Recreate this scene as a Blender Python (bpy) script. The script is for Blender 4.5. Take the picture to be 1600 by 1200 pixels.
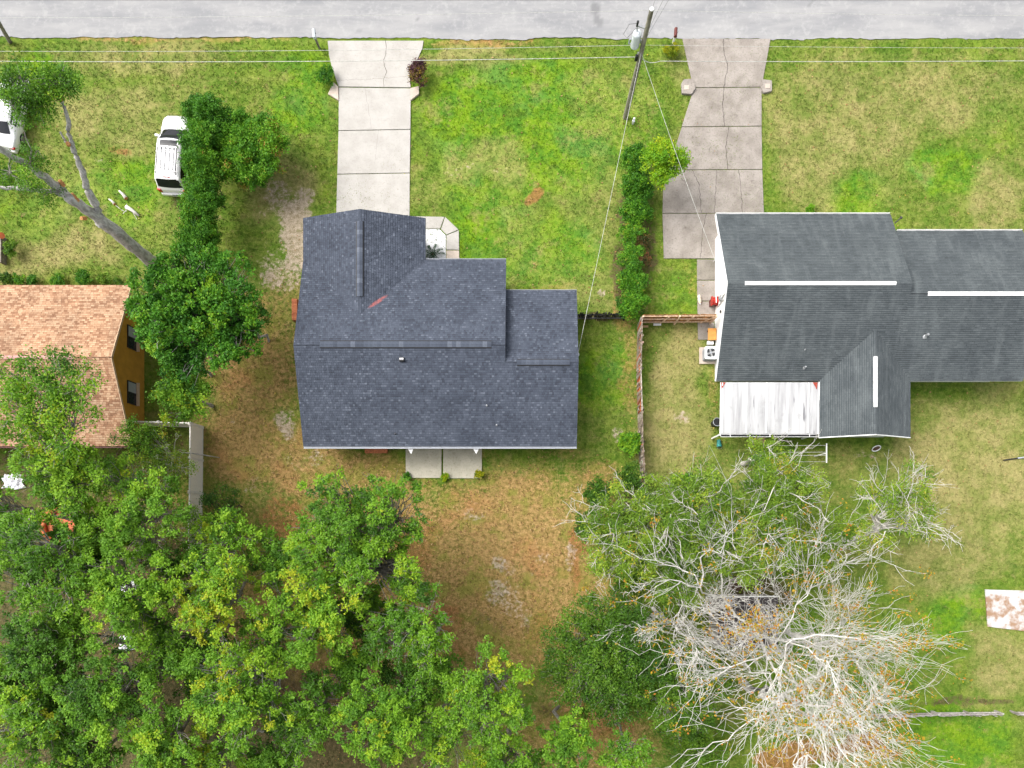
import bpy, math, random
import numpy as np
from mathutils import Vector, Matrix

# ------------------------------------------------------------------ scene, camera, sky, sun, exposure
scene = bpy.context.scene
for o in list(bpy.data.objects):
    bpy.data.objects.remove(o)
COL = scene.collection
S, H, U0, V0 = 0.0425, 47.0, 822.0, 830.0      # metres per photo pixel on the ground, drone height, nadir point


def P(u, v, z=0.0):
    k = S * (1 - z / H)
    return Vector(((u - U0) * k, (V0 - v) * k, z))


cam = bpy.data.cameras.new("camera")
cam.sensor_width = 36.0
cam.lens = 36.0 * (H / S) / 1600.0
cam.shift_x = (800 - U0) / 1600.0
cam.shift_y = (V0 - 600) / 1600.0
cam.clip_end = 3000
cam_o = bpy.data.objects.new("camera", cam)
cam_o.location = (0, 0, H)
COL.objects.link(cam_o)
scene.camera = cam_o

SUN_EL, SUN_AZ = math.radians(52), math.radians(-62)   # azimuth measured from north (+Y) towards east
world = bpy.data.worlds.new("World")
scene.world = world
world.use_nodes = True
wn, wl = world.node_tree.nodes, world.node_tree.links
bg = wn["Background"]
sky = wn.new("ShaderNodeTexSky")
sky.sky_type = 'NISHITA'
sky.sun_disc = False
sky.sun_elevation = SUN_EL
sky.sun_rotation = SUN_AZ
sky.dust_density = 6.0
sky.air_density = 1.0
sky.ozone_density = 1.0
hs = wn.new("ShaderNodeHueSaturation")
hs.inputs["Saturation"].default_value = 0.25            # high thin cloud: a nearly white sky
wl.new(sky.outputs[0], hs.inputs["Color"])
wl.new(hs.outputs[0], bg.inputs[0])
bg.inputs[1].default_value = 0.15

sun = bpy.data.lights.new("sun", 'SUN')
sun.energy = 0.9
sun.angle = math.radians(45)
sun.color = (1.0, 0.96, 0.9)
sun_o = bpy.data.objects.new("sun", sun)
d = Vector((math.sin(SUN_AZ) * math.cos(SUN_EL), math.cos(SUN_AZ) * math.cos(SUN_EL), math.sin(SUN_EL)))
sun_o.rotation_euler = d.to_track_quat('Z', 'Y').to_euler()
sun_o.location = d * 80
COL.objects.link(sun_o)

scene.view_settings.view_transform = 'Standard'
scene.view_settings.look = 'None'
scene.view_settings.gamma = 1.0
scene.view_settings.use_curve_mapping = False
scene.view_settings.exposure = 0.95
scene.render.engine = 'CYCLES'
scene.cycles.max_bounces = 5
scene.cycles.diffuse_bounces = 3

rng = np.random.default_rng(11)
random.seed(5)

# ------------------------------------------------------------------ helpers
def tag(o, label=None, cat=None, group=None, kind=None):
    if label: o["label"] = label
    if cat: o["category"] = cat
    if group: o["group"] = group
    if kind: o["kind"] = kind
    return o


def empty(name, loc, label=None, cat=None, group=None, rz=0.0):
    o = bpy.data.objects.new(name, None)
    o.location = loc
    o.rotation_euler = (0, 0, rz)
    o.empty_display_size = 0.3
    COL.objects.link(o)
    return tag(o, label, cat, group)


def link(name, me, parent=None, local=False):
    o = bpy.data.objects.new(name, me)
    COL.objects.link(o)
    if parent is not None:
        o.parent = parent
        if not local:                                    # mesh given in world coordinates
            r = parent
            while r.parent is not None:
                r = r.parent
            if parent.type == 'EMPTY':
                o.matrix_parent_inverse = Matrix.Translation(-Vector(parent.location))
    return o


def copy_tree(o, parent=None):
    c = o.copy()
    COL.objects.link(c)
    c.parent = parent
    for ch in list(o.children):
        copy_tree(ch, c)
    return c


class MB:
    def __init__(self):
        self.v, self.f, self.m, self.s = [], [], [], []

    def face(self, pts, m=0, s=0.5):
        i = len(self.v)
        self.v.extend([tuple(p) for p in pts])
        self.f.append(tuple(range(i, i + len(pts))))
        self.m.append(m); self.s.append(s)

    def prism(self, poly, z0, z1, m=0, s=0.5):
        """poly: list of (x, y), counter-clockwise or not; extruded z0..z1"""
        a = sum(poly[i][0] * poly[(i + 1) % len(poly)][1] - poly[(i + 1) % len(poly)][0] * poly[i][1] for i in range(len(poly)))
        if a < 0: poly = poly[::-1]
        n = len(poly); i = len(self.v)
        self.v.extend([(p[0], p[1], z0) for p in poly] + [(p[0], p[1], z1) for p in poly])
        self.f.append(tuple(range(i + n - 1, i - 1, -1)))
        self.f.append(tuple(range(i + n, i + 2 * n)))
        for k in range(n):
            j = (k + 1) % n
            self.f.append((i + k, i + j, i + n + j, i + n + k))
        self.m += [m] * (n + 2); self.s += [s] * (n + 2)
        return self

    def box(self, c, size, rz=0.0, m=0, s=0.5, rot=None):
        hx, hy, hz = size[0] / 2, size[1] / 2, size[2] / 2
        R = rot if rot is not None else Matrix.Rotation(rz, 3, 'Z')
        i = len(self.v)
        for x, y, z in ((-hx, -hy, -hz), (hx, -hy, -hz), (hx, hy, -hz), (-hx, hy, -hz), (-hx, -hy, hz), (hx, -hy, hz), (hx, hy, hz), (-hx, hy, hz)):
            self.v.append(tuple(Vector(c) + R @ Vector((x, y, z))))
        for q in ((3, 2, 1, 0), (4, 5, 6, 7), (0, 1, 5, 4), (1, 2, 6, 5), (2, 3, 7, 6), (3, 0, 4, 7)):
            self.f.append(tuple(i + k for k in q))
        self.m += [m] * 6; self.s += [s] * 6
        return self

    def bar(self, a, b, w, h, m=0, s=0.5):
        """box from a to b with width w and height h"""
        a, b = Vector(a), Vector(b)
        dd = b - a
        L = dd.length
        R = dd.to_track_quat('X', 'Z').to_matrix()
        return self.box((a + b) / 2, (L, w, h), m=m, s=s, rot=R)

    def tube(self, pts, rad, n=8, m=0, s=0.5, cap=True):
        pts = [Vector(p) for p in pts]
        if not hasattr(rad, '__len__'): rad = [rad] * len(pts)
        i0 = len(self.v)
        ref = None
        for k, p in enumerate(pts):
            t = (pts[min(k + 1, len(pts) - 1)] - pts[max(k - 1, 0)]).normalized()
            if ref is None or abs(ref.dot(t)) > 0.95:
                ref = Vector((1, 0, 0)) if abs(t.x) < 0.8 else Vector((0, 1, 0))
            a = t.cross(ref).normalized(); b = t.cross(a)
            for j in range(n):
                w = 2 * math.pi * j / n
                self.v.append(tuple(p + (a * math.cos(w) + b * math.sin(w)) * rad[k]))
        for k in range(len(pts) - 1):
            for j in range(n):
                q = (j + 1) % n
                self.f.append((i0 + k * n + j, i0 + k * n + q, i0 + (k + 1) * n + q, i0 + (k + 1) * n + j))
                self.m.append(m); self.s.append(s)
        if cap:
            self.f.append(tuple(i0 + j for j in range(n - 1, -1, -1)))
            e = i0 + (len(pts) - 1) * n
            self.f.append(tuple(e + j for j in range(n)))
            self.m += [m, m]; self.s += [s, s]
        return self

    def build(self, name, mats, parent=None, local=False, smooth=False, bevel=0.0):
        me = bpy.data.meshes.new(name)
        me.from_pydata(self.v, [], self.f)
        if not isinstance(mats, (list, tuple)): mats = [mats]
        for mm in mats: me.materials.append(mm)
        me.polygons.foreach_set("material_index", self.m)
        at = me.attributes.new("shade", 'FLOAT', 'FACE')
        at.data.foreach_set("value", self.s)
        if smooth:
            me.polygons.foreach_set("use_smooth", [True] * len(me.polygons))
        me.update()
        o = link(name, me, parent, local)
        if bevel > 0:
            b = o.modifiers.new("bevel", 'BEVEL')
            b.width = bevel; b.segments = 2; b.limit_method = 'ANGLE'
        return o


def np_mesh(name, verts, faces, mat, attrs=None, pattrs=None, smooth=False):
    """verts (N,3), faces (M,k) constant k"""
    me = bpy.data.meshes.new(name)
    nv, nf, k = len(verts), len(faces), faces.shape[1]
    me.vertices.add(nv)
    me.vertices.foreach_set("co", np.ascontiguousarray(verts, dtype=np.float32).ravel())
    me.loops.add(nf * k)
    me.loops.foreach_set("vertex_index", np.ascontiguousarray(faces, dtype=np.int32).ravel())
    me.polygons.add(nf)
    me.polygons.foreach_set("loop_start", np.arange(0, nf * k, k, dtype=np.int32))
    if smooth:
        me.polygons.foreach_set("use_smooth", np.ones(nf, dtype=bool))
    me.update(calc_edges=True)
    me.materials.append(mat)
    for key, val in (attrs or {}).items():
        a = me.attributes.new(key, 'FLOAT', 'FACE')
        a.data.foreach_set("value", np.ascontiguousarray(val, dtype=np.float32))
    for key, val in (pattrs or {}).items():
        a = me.attributes.new(key, 'FLOAT', 'POINT')
        a.data.foreach_set("value", np.ascontiguousarray(val, dtype=np.float32))
    return me


# ------------------------------------------------------------------ materials
class NT:
    def __init__(self, name):
        self.mat = bpy.data.materials.new(name)
        self.mat.use_nodes = True
        self.t = self.mat.node_tree
        self.n, self.l = self.t.nodes, self.t.links
        self.bsdf = self.n["Principled BSDF"]
        self.out = self.n["Material Output"]
        self.bsdf.inputs["Specular IOR Level"].default_value = 0.3
        self._co = None

    def co(self):
        if self._co is None:
            self._co = self.n.new("ShaderNodeTexCoord").outputs["Object"]
        return self._co

    def put(self, sock, val):
        if hasattr(val, 'links') or isinstance(val, bpy.types.NodeSocket):
            self.l.new(val, sock)
        else:
            sock.default_value = val

    def noise(self, scale, detail=4, rough=0.55, vec=None, stretch=None, w=0.0):
        nn = self.n.new("ShaderNodeTexNoise")
        nn.inputs["Scale"].default_value = scale
        nn.inputs["Detail"].default_value = detail
        nn.inputs["Roughness"].default_value = rough
        v = vec or self.co()
        if stretch or w:
            mp = self.n.new("ShaderNodeMapping")
            mp.inputs["Scale"].default_value = stretch or (1, 1, 1)
            mp.inputs["Location"].default_value = (w, w * 1.7, w * .3)
            self.l.new(v, mp.inputs[0]); v = mp.outputs[0]
        self.l.new(v, nn.inputs["Vector"])
        return nn.outputs["Fac"]

    def attr(self, name):
        a = self.n.new("ShaderNodeAttribute")
        a.attribute_name = name
        return a.outputs["Fac"]

    def math(self, op, a, b=None, clamp=False):
        m = self.n.new("ShaderNodeMath")
        m.operation = op; m.use_clamp = clamp
        self.put(m.inputs[0], a)
        if b is not None: self.put(m.inputs[1], b)
        return m.outputs[0]

    def maprange(self, x, a, b, c=0.0, d=1.0, smooth=True):
        m = self.n.new("ShaderNodeMapRange")
        if smooth: m.interpolation_type = 'SMOOTHSTEP'
        self.put(m.inputs[0], x)
        for i, q in enumerate((a, b, c, d)): m.inputs[i + 1].default_value = q
        return m.outputs[0]

    def mix(self, f, a, b, mode='MIX'):
        m = self.n.new("ShaderNodeMix")
        m.data_type = 'RGBA'; m.blend_type = mode
        self.put(m.inputs[0], f)
        for i, q in ((6, a), (7, b)):
            if isinstance(q, (tuple, list)):
                m.inputs[i].default_value = (*q[:3], 1)
            else:
                self.l.new(q, m.inputs[i])
        return m.outputs[2]

    def ramp(self, f, stops):
        r = self.n.new("ShaderNodeValToRGB")
        e = r.color_ramp.elements
        while len(e) < len(stops): e.new(0.5)
        for i, (p, c) in enumerate(stops):
            e[i].position = p; e[i].color = (*c, 1)
        self.put(r.inputs[0], f)
        return r.outputs[0]

    def bump(self, h, strength=0.3, dist=0.02):
        b = self.n.new("ShaderNodeBump")
        b.inputs["Strength"].default_value = strength
        b.inputs["Distance"].default_value = dist
        self.l.new(h, b.inputs["Height"])
        self.l.new(b.outputs[0], self.bsdf.inputs["Normal"])

    def done(self, color, rough=0.8, metal=0.0):
        if isinstance(color, (tuple, list)):
            self.bsdf.inputs["Base Color"].default_value = (*color[:3], 1)
        else:
            self.l.new(color, self.bsdf.inputs["Base Color"])
        self.put(self.bsdf.inputs["Roughness"], rough)
        self.bsdf.inputs["Metallic"].default_value = metal
        return self.mat


def plain(name, c, rough=0.7, metal=0.0, var=0.25, scale=6.0, bump=0.0):
    t = NT(name)
    f = t.maprange(t.noise(scale, 5, 0.6), 0.3, 0.7)
    col = t.mix(f, tuple(x * (1 - var) for x in c), tuple(min(1, x * (1 + var)) for x in c))
    if bump: t.bump(t.noise(scale * 4, 4), bump, 0.01)
    return t.done(col, rough, metal)


def leaf_mat(name, stops, trans=0.3, rough=0.55):
    t = NT(name)
    col = t.ramp(t.attr("tint"), stops)
    t.done(col, rough)
    t.bsdf.inputs["Specular IOR Level"].default_value = 0.25
    tr = t.n.new("ShaderNodeBsdfTranslucent")
    t.l.new(col, tr.inputs[0])
    mx = t.n.new("ShaderNodeMixShader")
    mx.inputs[0].default_value = trans
    t.l.new(t.bsdf.outputs[0], mx.inputs[1]); t.l.new(tr.outputs[0], mx.inputs[2])
    t.l.new(mx.outputs[0], t.out.inputs[0])
    return t.mat


def ground_mat():
    t = NT("lawn")
    n1 = t.noise(0.22, 4, 0.6)
    n2 = t.noise(0.9, 5, 0.62, w=13)
    n3 = t.noise(4.0, 5, 0.68, w=31)
    n4 = t.noise(20.0, 3, 0.7, w=57)
    nm = t.noise(0.7, 4, 0.6, stretch=(0.25, 2.6, 1), w=5)       # mowing lines
    lush, dry, brown, sand, rust, dark = (t.attr(k) for k in ("lush", "dry", "brown", "sand", "rust", "dark_ground"))

    def broken(mask, nz, amp, lo=0.35, hi=0.65):
        return t.maprange(t.math('ADD', mask, t.math('MULTIPLY', t.math('SUBTRACT', nz, 0.5), amp)), lo, hi)
    mixn = t.math('ADD', t.math('MULTIPLY', n2, 0.5), t.math('MULTIPLY', n3, 0.5))
    mixf = t.math('ADD', t.math('MULTIPLY', n3, 0.6), t.math('MULTIPLY', n4, 0.4))
    green = t.mix(t.maprange(n2, 0.32, 0.68), (0.082, 0.160, 0.016), (0.140, 0.202, 0.024))
    green = t.mix(t.math('MULTIPLY', t.maprange(n3, 0.4, 0.75), 0.5), green, (0.190, 0.222, 0.048))
    green = t.mix(t.math('MULTIPLY', t.maprange(nm, 0.5, 0.7), 0.45), green, (0.195, 0.225, 0.055))
    lushc = t.mix(t.maprange(n2, 0.35, 0.65), (0.074, 0.190, 0.016), (0.150, 0.262, 0.010))
    lushc = t.mix(t.math('MULTIPLY', t.maprange(n1, 0.5, 0.66), 0.6), lushc, (0.095, 0.215, 0.045))
    lushc = t.mix(t.math('MULTIPLY', t.maprange(n3, 0.5, 0.72), 0.5), lushc, (0.215, 0.275, 0.030))
    c = t.mix(broken(lush, mixn, 1.0, 0.3, 0.7), green, lushc)
    n5 = t.noise(0.55, 7, 0.72, w=91)
    c = t.mix(t.math('MULTIPLY', t.maprange(n5, 0.36, 0.46, 1, 0), 0.6), c, (0.058, 0.118, 0.014))
    c = t.mix(t.math('MULTIPLY', t.maprange(n5, 0.53, 0.66), 0.62), c, (0.262, 0.240, 0.080))
    n6 = t.noise(1.3, 6, 0.7, w=44)
    c = t.mix(t.math('MULTIPLY', t.maprange(n6, 0.60, 0.72), 0.5), c, (0.300, 0.225, 0.115))
    straw = t.mix(t.maprange(n2, 0.35, 0.65), (0.215, 0.218, 0.066), (0.325, 0.275, 0.120))
    c = t.mix(t.math('MULTIPLY', broken(dry, t.math('ADD', t.math('MULTIPLY', mixn, .78), t.math('MULTIPLY', n4, .22)), 1.3, 0.12, 0.95), 0.82), c, straw)
    bro = t.mix(t.maprange(mixf, 0.36, 0.64), (0.225, 0.150, 0.048), (0.400, 0.255, 0.110))
    bro = t.mix(t.math('MULTIPLY', t.maprange(n2, 0.46, 0.62), 0.8), bro, (0.205, 0.200, 0.040))
    bro = t.mix(t.math('MULTIPLY', t.maprange(n1, 0.52, 0.68), 0.65), bro, (0.40, 0.195, 0.085))
    c = t.mix(t.math('MULTIPLY', broken(brown, mixn, 2.0, 0.25, 0.9), 0.93), c, bro)
    ru = t.mix(t.maprange(mixf, 0.38, 0.62), (0.20, 0.085, 0.030), (0.33, 0.155, 0.065))
    c = t.mix(t.math('MULTIPLY', broken(rust, mixn, 2.0, 0.3, 0.75), 0.8), c, ru)
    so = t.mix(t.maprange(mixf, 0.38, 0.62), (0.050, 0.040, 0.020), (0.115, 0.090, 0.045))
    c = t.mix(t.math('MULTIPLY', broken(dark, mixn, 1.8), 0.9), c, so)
    sa = t.mix(t.maprange(mixf, 0.35, 0.62), (0.25, 0.185, 0.115), (0.42, 0.35, 0.28))
    c = t.mix(t.math('MULTIPLY', broken(sand, mixn, 2.8, 0.42, 0.85), 0.9), c, sa)
    # blade-size light and dark
    g = t.mix(t.maprange(n4, 0.3, 0.72), (0.74, 0.76, 0.70), (1.24, 1.22, 1.26))
    c = t.mix(1.0, c, g, 'MULTIPLY')
    g2 = t.mix(t.maprange(n3, 0.3, 0.7), (0.86, 0.88, 0.84), (1.13, 1.11, 1.13))
    c = t.mix(1.0, c, g2, 'MULTIPLY')
    t.bump(n4, 0.5, 0.04)
    t.bsdf.inputs["Specular IOR Level"].default_value = 0.1
    return t.done(c, 0.95)


def shingle_mat(name, stops, grain=0.25, streak=None):
    t = NT(name)
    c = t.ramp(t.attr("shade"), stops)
    n = t.noise(0.6, 5, 0.6)
    k = t.mix(t.maprange(n, 0.3, 0.7), (0.82, 0.83, 0.84), (1.16, 1.15, 1.13))
    c = t.mix(1.0, c, k, 'MULTIPLY')
    if streak:
        ns = t.noise(1.0, 5, 0.6, stretch=streak[0])
        c = t.mix(t.math('MULTIPLY', t.maprange(ns, 0.48, 0.72), streak[2]), c, streak[1])
    g = t.noise(45, 2, 0.7)
    c = t.mix(1.0, c, t.mix(t.maprange(g, 0.3, 0.7), (1 - grain,) * 3, (1 + grain,) * 3), 'MULTIPLY')
    t.bump(g, 0.25, 0.006)
    return t, c


def concrete_mat(name, c0, c1, stain=(0.5, 0.47, 0.42), amount=0.35, seed=0):
    t = NT(name)
    n1 = t.noise(0.9, 6, 0.65, w=seed)
    n2 = t.noise(9, 4, 0.65, w=seed + 7)
    n3 = t.noise(60, 2, 0.6, w=seed + 3)
    c = t.mix(t.maprange(n1, 0.32, 0.68), c0, c1)
    c = t.mix(t.math('MULTIPLY', t.maprange(n2, 0.5, 0.75), amount), c, tuple(x * y for x, y in zip(c0, stain)))
    st = t.noise(2.2, 6, 0.75, w=seed + 21)
    c = t.mix(t.math('MULTIPLY', t.maprange(st, 0.56, 0.74), amount), c, tuple(x * y * .8 for x, y in zip(c0, stain)))
    c = t.mix(1.0, c, t.mix(n3, (0.86,) * 3, (1.14,) * 3), 'MULTIPLY')
    t.bump(n3, 0.2, 0.005)
    return t.done(c, 0.9)


def road_mat():
    t = NT("asphalt")
    n1 = t.noise(0.5, 6, 0.65, stretch=(0.35, 1.6, 1))
    n2 = t.noise(2.2, 5, 0.7, w=5)
    n3 = t.noise(50, 3, 0.7)
    c = t.mix(t.maprange(n1, 0.32, 0.68), (0.225, 0.228, 0.236), (0.315, 0.312, 0.31))
    c = t.mix(t.math('MULTIPLY', t.maprange(n2, 0.48, 0.7), 0.5), c, (0.38, 0.375, 0.37))
    c = t.mix(t.math('MULTIPLY', t.attr("patch"), 0.85), c, (0.17, 0.17, 0.175))
    c = t.mix(1.0, c, t.mix(n3, (0.8,) * 3, (1.2,) * 3), 'MULTIPLY')
    t.bump(n3, 0.3, 0.006)
    return t.done(c, 0.9)


def bark_mat(name, c0, c1, scale=5):
    t = NT(name)
    n = t.noise(scale, 6, 0.7, stretch=(1, 1, 0.45))
    c = t.mix(t.maprange(n, 0.36, 0.64), c0, c1)
    t.bump(n, 0.6, 0.03)
    return t.done(c, 0.9)


M = {}
M['lawn'] = ground_mat()
M['road'] = road_mat()
M['drive_pale'] = concrete_mat("pale_concrete", (0.375, 0.355, 0.325), (0.44, 0.42, 0.39), amount=0.22)
M['drive_old'] = concrete_mat("old_concrete", (0.235, 0.208, 0.182), (0.34, 0.305, 0.272), amount=0.6, seed=4)
M['drive_dark'] = concrete_mat("stained_concrete", (0.16, 0.145, 0.12), (0.26, 0.235, 0.2), amount=0.5, seed=9)
M['patio'] = concrete_mat("patio_concrete", (0.40, 0.375, 0.30), (0.50, 0.47, 0.38), stain=(.5, .5, .4), amount=0.5, seed=14)
M['kerb'] = concrete_mat("kerb_concrete", (0.46, 0.38, 0.32), (0.58, 0.5, 0.42), amount=0.3, seed=2)
M['crack'] = plain("crack_dirt", (0.075, 0.065, 0.055), 0.95)
M['felt'] = plain("dark_felt", (0.03, 0.032, 0.036), 0.95)
t, c = shingle_mat("slate_shingle", [(0.0, (0.014, 0.017, 0.024)), (0.2, (0.046, 0.055, 0.076)), (0.6, (0.060, 0.071, 0.097)), (0.88, (0.074, 0.088, 0.117)), (1.0, (0.112, 0.129, 0.163))])
M['roof_slate'] = t.done(c, 0.85)
# faded red chalk mark on the valley of the slate roof
t, c = shingle_mat("slate_shingle_marked", [(0.0, (0.014, 0.017, 0.024)), (0.2, (0.046, 0.055, 0.076)), (0.6, (0.060, 0.071, 0.097)), (0.88, (0.074, 0.088, 0.117)), (1.0, (0.112, 0.129, 0.163))])
mp = t.n.new("ShaderNodeMapping")
a0 = P(590, 470, 3.8)
mp.vector_type = 'TEXTURE'
mp.inputs["Location"].default_value = (a0.x, a0.y, 3.8)
mp.inputs["Rotation"].default_value = (0, 0, math.radians(38))
mp.inputs["Scale"].default_value = (0.85, 0.16, 5)
t.l.new(t.co(), mp.inputs[0])
gr = t.n.new("ShaderNodeTexGradient"); gr.gradient_type = 'SPHERICAL'
t.l.new(mp.outputs[0], gr.inputs[0])
mk = t.math('MULTIPLY', t.maprange(gr.outputs["Fac"], 0.0, 0.5), t.maprange(t.noise(7, 4, .7), 0.3, 0.6))
c = t.mix(t.math('MULTIPLY', mk, 0.75), c, (0.36, 0.10, 0.09))
M['roof_slate_front'] = t.done(c, 0.85)
t, c = shingle_mat("charcoal_shingle", [(0.0, (0.026, 0.031, 0.034)), (0.2, (0.066, 0.077, 0.083)), (0.6, (0.082, 0.095, 0.101)), (1.0, (0.098, 0.112, 0.118))],
                   streak=((2.0, 0.22, 1), (0.135, 0.152, 0.156), 0.38))
M['roof_charcoal'] = t.done(c, 0.9)
t, c = shingle_mat("tan_shingle", [(0.0, (0.20, 0.095, 0.052)), (0.4, (0.33, 0.185, 0.108)), (0.7, (0.41, 0.255, 0.155)), (1.0, (0.49, 0.335, 0.215))], grain=.15)
M['roof_tan'] = t.done(c, 0.9)
M['roof_brown'] = plain("old_felt_roof", (0.055, 0.048, 0.05), 0.9, var=0.4, scale=3)
M['white'] = plain("white_paint", (0.78, 0.78, 0.77), 0.5, var=0.05)
M['soffit'] = plain("grey_trim", (0.36, 0.38, 0.42), 0.5, var=0.06)
M['wall_white'] = plain("white_siding", (0.78, 0.78, 0.76), 0.6, var=0.05, scale=1.5)
M['wall_mustard'] = plain("mustard_stucco", (0.44, 0.225, 0.030), 0.9, var=0.12, scale=2, bump=0.3)
M['wall_grey'] = plain("grey_stucco", (0.40, 0.40, 0.40), 0.9, var=0.1, scale=2)
M['sill'] = plain("beige_trim", (0.55, 0.38, 0.25), 0.7, var=0.06)
M['glass'] = NT("window_glass").done((0.02, 0.024, 0.03), 0.08)
M['blind'] = plain("window_blind", (0.30, 0.32, 0.34), 0.25, var=0.06)
M['black'] = plain("black_plastic", (0.02, 0.02, 0.022), 0.5)
M['dark_metal'] = plain("dark_metal", (0.06, 0.06, 0.065), 0.4, 0.6)
M['galv'] = plain("galvanised_metal", (0.42, 0.43, 0.44), 0.45, 0.5, var=0.15)
M['transformer'] = plain("pale_grey_enamel", (0.62, 0.66, 0.68), 0.4, var=0.06)
M['wire'] = plain("aluminium_wire", (0.48, 0.48, 0.44), 0.5, 0.0)
M['wire_dark'] = plain("dark_cable", (0.09, 0.09, 0.09), 0.6)
M['pole'] = bark_mat("treated_pole", (0.17, 0.16, 0.115), (0.30, 0.28, 0.22), 4)
M['post_grey'] = bark_mat("weathered_post", (0.15, 0.13, 0.11), (0.28, 0.25, 0.22), 6)
M['vinyl'] = plain("beige_vinyl", (0.86, 0.81, 0.73), 0.45, var=0.03)
M['vinyl_top'] = plain("white_vinyl", (0.74, 0.71, 0.66), 0.45, var=0.05)


def wood_mat(name, stops):
    t = NT(name)
    oi = t.n.new("ShaderNodeObjectInfo").outputs["Random"]
    c = t.ramp(oi, stops)
    n = t.noise(8, 5, 0.7, stretch=(1, 1, 0.25))
    c = t.mix(1.0, c, t.mix(t.maprange(n, 0.3, 0.7), (0.65,) * 3, (1.3,) * 3), 'MULTIPLY')
    return t.done(c, 0.85)


M['wood_new'] = wood_mat("cedar_wood", [(0, (0.20, 0.085, 0.03)), (0.6, (0.34, 0.16, 0.055)), (1, (0.50, 0.22, 0.07))])
M['wood_rail'] = wood_mat("pale_rail_wood", [(0, (0.66, 0.45, 0.30)), (1, (0.74, 0.54, 0.38))])
M['wood_old'] = wood_mat("weathered_wood", [(0, (0.20, 0.15, 0.11)), (0.55, (0.33, 0.28, 0.23)), (0.8, (0.42, 0.37, 0.32)), (0.87, (0.45, 0.10, 0.03)), (1, (0.40, 0.10, 0.04))])
M['wood_black'] = wood_mat("black_stained_wood", [(0, (0.012, 0.012, 0.012)), (0.8, (0.035, 0.034, 0.033)), (1, (0.13, 0.13, 0.125))])
M['plywood'] = plain("plywood", (0.50, 0.34, 0.18), 0.8, var=0.12)
M['cedar_board'] = plain("orange_board", (0.52, 0.24, 0.06), 0.7, var=0.12)
M['cut_wood'] = plain("fresh_cut_wood", (0.55, 0.26, 0.10), 0.85, var=0.25, scale=8)
M['brown_wood'] = plain("dark_brown_wood", (0.09, 0.055, 0.035), 0.85, var=0.3)
M['brick'] = wood_mat("orange_brick", [(0, (0.36, 0.11, 0.05)), (1, (0.50, 0.18, 0.08))])
M['teal'] = plain("teal_plastic", (0.03, 0.20, 0.18), 0.5)
M['red'] = plain("red_plastic", (0.42, 0.03, 0.02), 0.45)
M['maroon'] = plain("maroon_enamel", (0.12, 0.03, 0.025), 0.5)
M['rust_red'] = plain("red_rust", (0.33, 0.06, 0.04), 0.8, var=0.4, scale=14)
M['tarp'] = plain("white_tarp", (0.75, 0.75, 0.78), 0.6, var=0.1)
M['terracotta'] = plain("terracotta_plastic", (0.42, 0.11, 0.035), 0.6, var=0.15)
t = NT("stained_white_metal")
n = t.noise(1.0, 6, 0.65, stretch=(2.2, 0.16, 1))
n2 = t.noise(1.3, 6, 0.7, w=8)
c = t.mix(t.maprange(n, 0.42, 0.68), (0.47, 0.47, 0.475), (0.30, 0.30, 0.305))
c = t.mix(t.math('MULTIPLY', t.maprange(n2, 0.55, 0.72), 0.4), c, (0.24, 0.24, 0.235))
ns = t.noise(1.0, 3, 0.5, stretch=(4.5, 0.5, 1), w=4)
c = t.mix(t.math('MULTIPLY', t.maprange(ns, 0.66, 0.74), 0.85), c, (0.11, 0.11, 0.12))
M['patio_roof'] = t.done(c, 0.5)
# car paint and glass
cp = NT("white_car_paint"); cp.bsdf.inputs["Coat Weight"].default_value = 0.6
M['car_white'] = cp.done((0.80, 0.80, 0.80), 0.3)
M['car_glass'] = NT("car_glass").done((0.012, 0.014, 0.018), 0.05)
M['tyre'] = plain("tyre_rubber", (0.02, 0.02, 0.02), 0.9)
M['rim'] = plain("alloy_rim", (0.4, 0.4, 0.42), 0.35, 0.7)
M['lamp_red'] = NT("tail_lamp").done((0.45, 0.015, 0.015), 0.15)
M['lamp_clear'] = NT("head_lamp").done((0.7, 0.7, 0.72), 0.1)
M['gravel'] = plain("white_marble_gravel", (0.72, 0.72, 0.73), 0.8, var=0.12, scale=20)
# bark and leaves
M['bark_grey'] = bark_mat("grey_oak_bark", (0.23, 0.215, 0.19), (0.46, 0.44, 0.41), 7)
M['bark_pale'] = bark_mat("lichen_pale_bark", (0.46, 0.43, 0.39), (0.68, 0.65, 0.60), 6)
M['bark_white'] = bark_mat("bleached_bark", (0.50, 0.475, 0.44), (0.76, 0.74, 0.70), 5)
M['bark_tall'] = bark_mat("lichen_grey_bark", (0.30, 0.28, 0.255), (0.62, 0.60, 0.57), 6)
M['bark_twig'] = bark_mat("grey_twig_bark", (0.16, 0.145, 0.12), (0.30, 0.28, 0.245), 4)
M['bark_brown'] = bark_mat("brown_stem_bark", (0.06, 0.045, 0.03), (0.13, 0.10, 0.07), 6)
M['leaf_oak'] = leaf_mat("oak_leaf", [(0.0, (0.036, 0.105, 0.013)), (0.40, (0.104, 0.250, 0.019)), (0.70, (0.200, 0.390, 0.023)), (0.92, (0.31, 0.48, 0.026)), (1.0, (0.43, 0.48, 0.026))], trans=.38)
M['leaf_sparse'] = leaf_mat("grey_green_oak_leaf", [(0.0, (0.055, 0.135, 0.016)), (0.5, (0.155, 0.280, 0.026)), (0.9, (0.30, 0.42, 0.036)), (1.0, (0.46, 0.40, 0.04))], trans=.33)
M['leaf_dark'] = leaf_mat("dark_evergreen_leaf", [(0.0, (0.030, 0.090, 0.010)), (0.5, (0.082, 0.190, 0.014)), (1.0, (0.18, 0.310, 0.022))])
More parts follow.
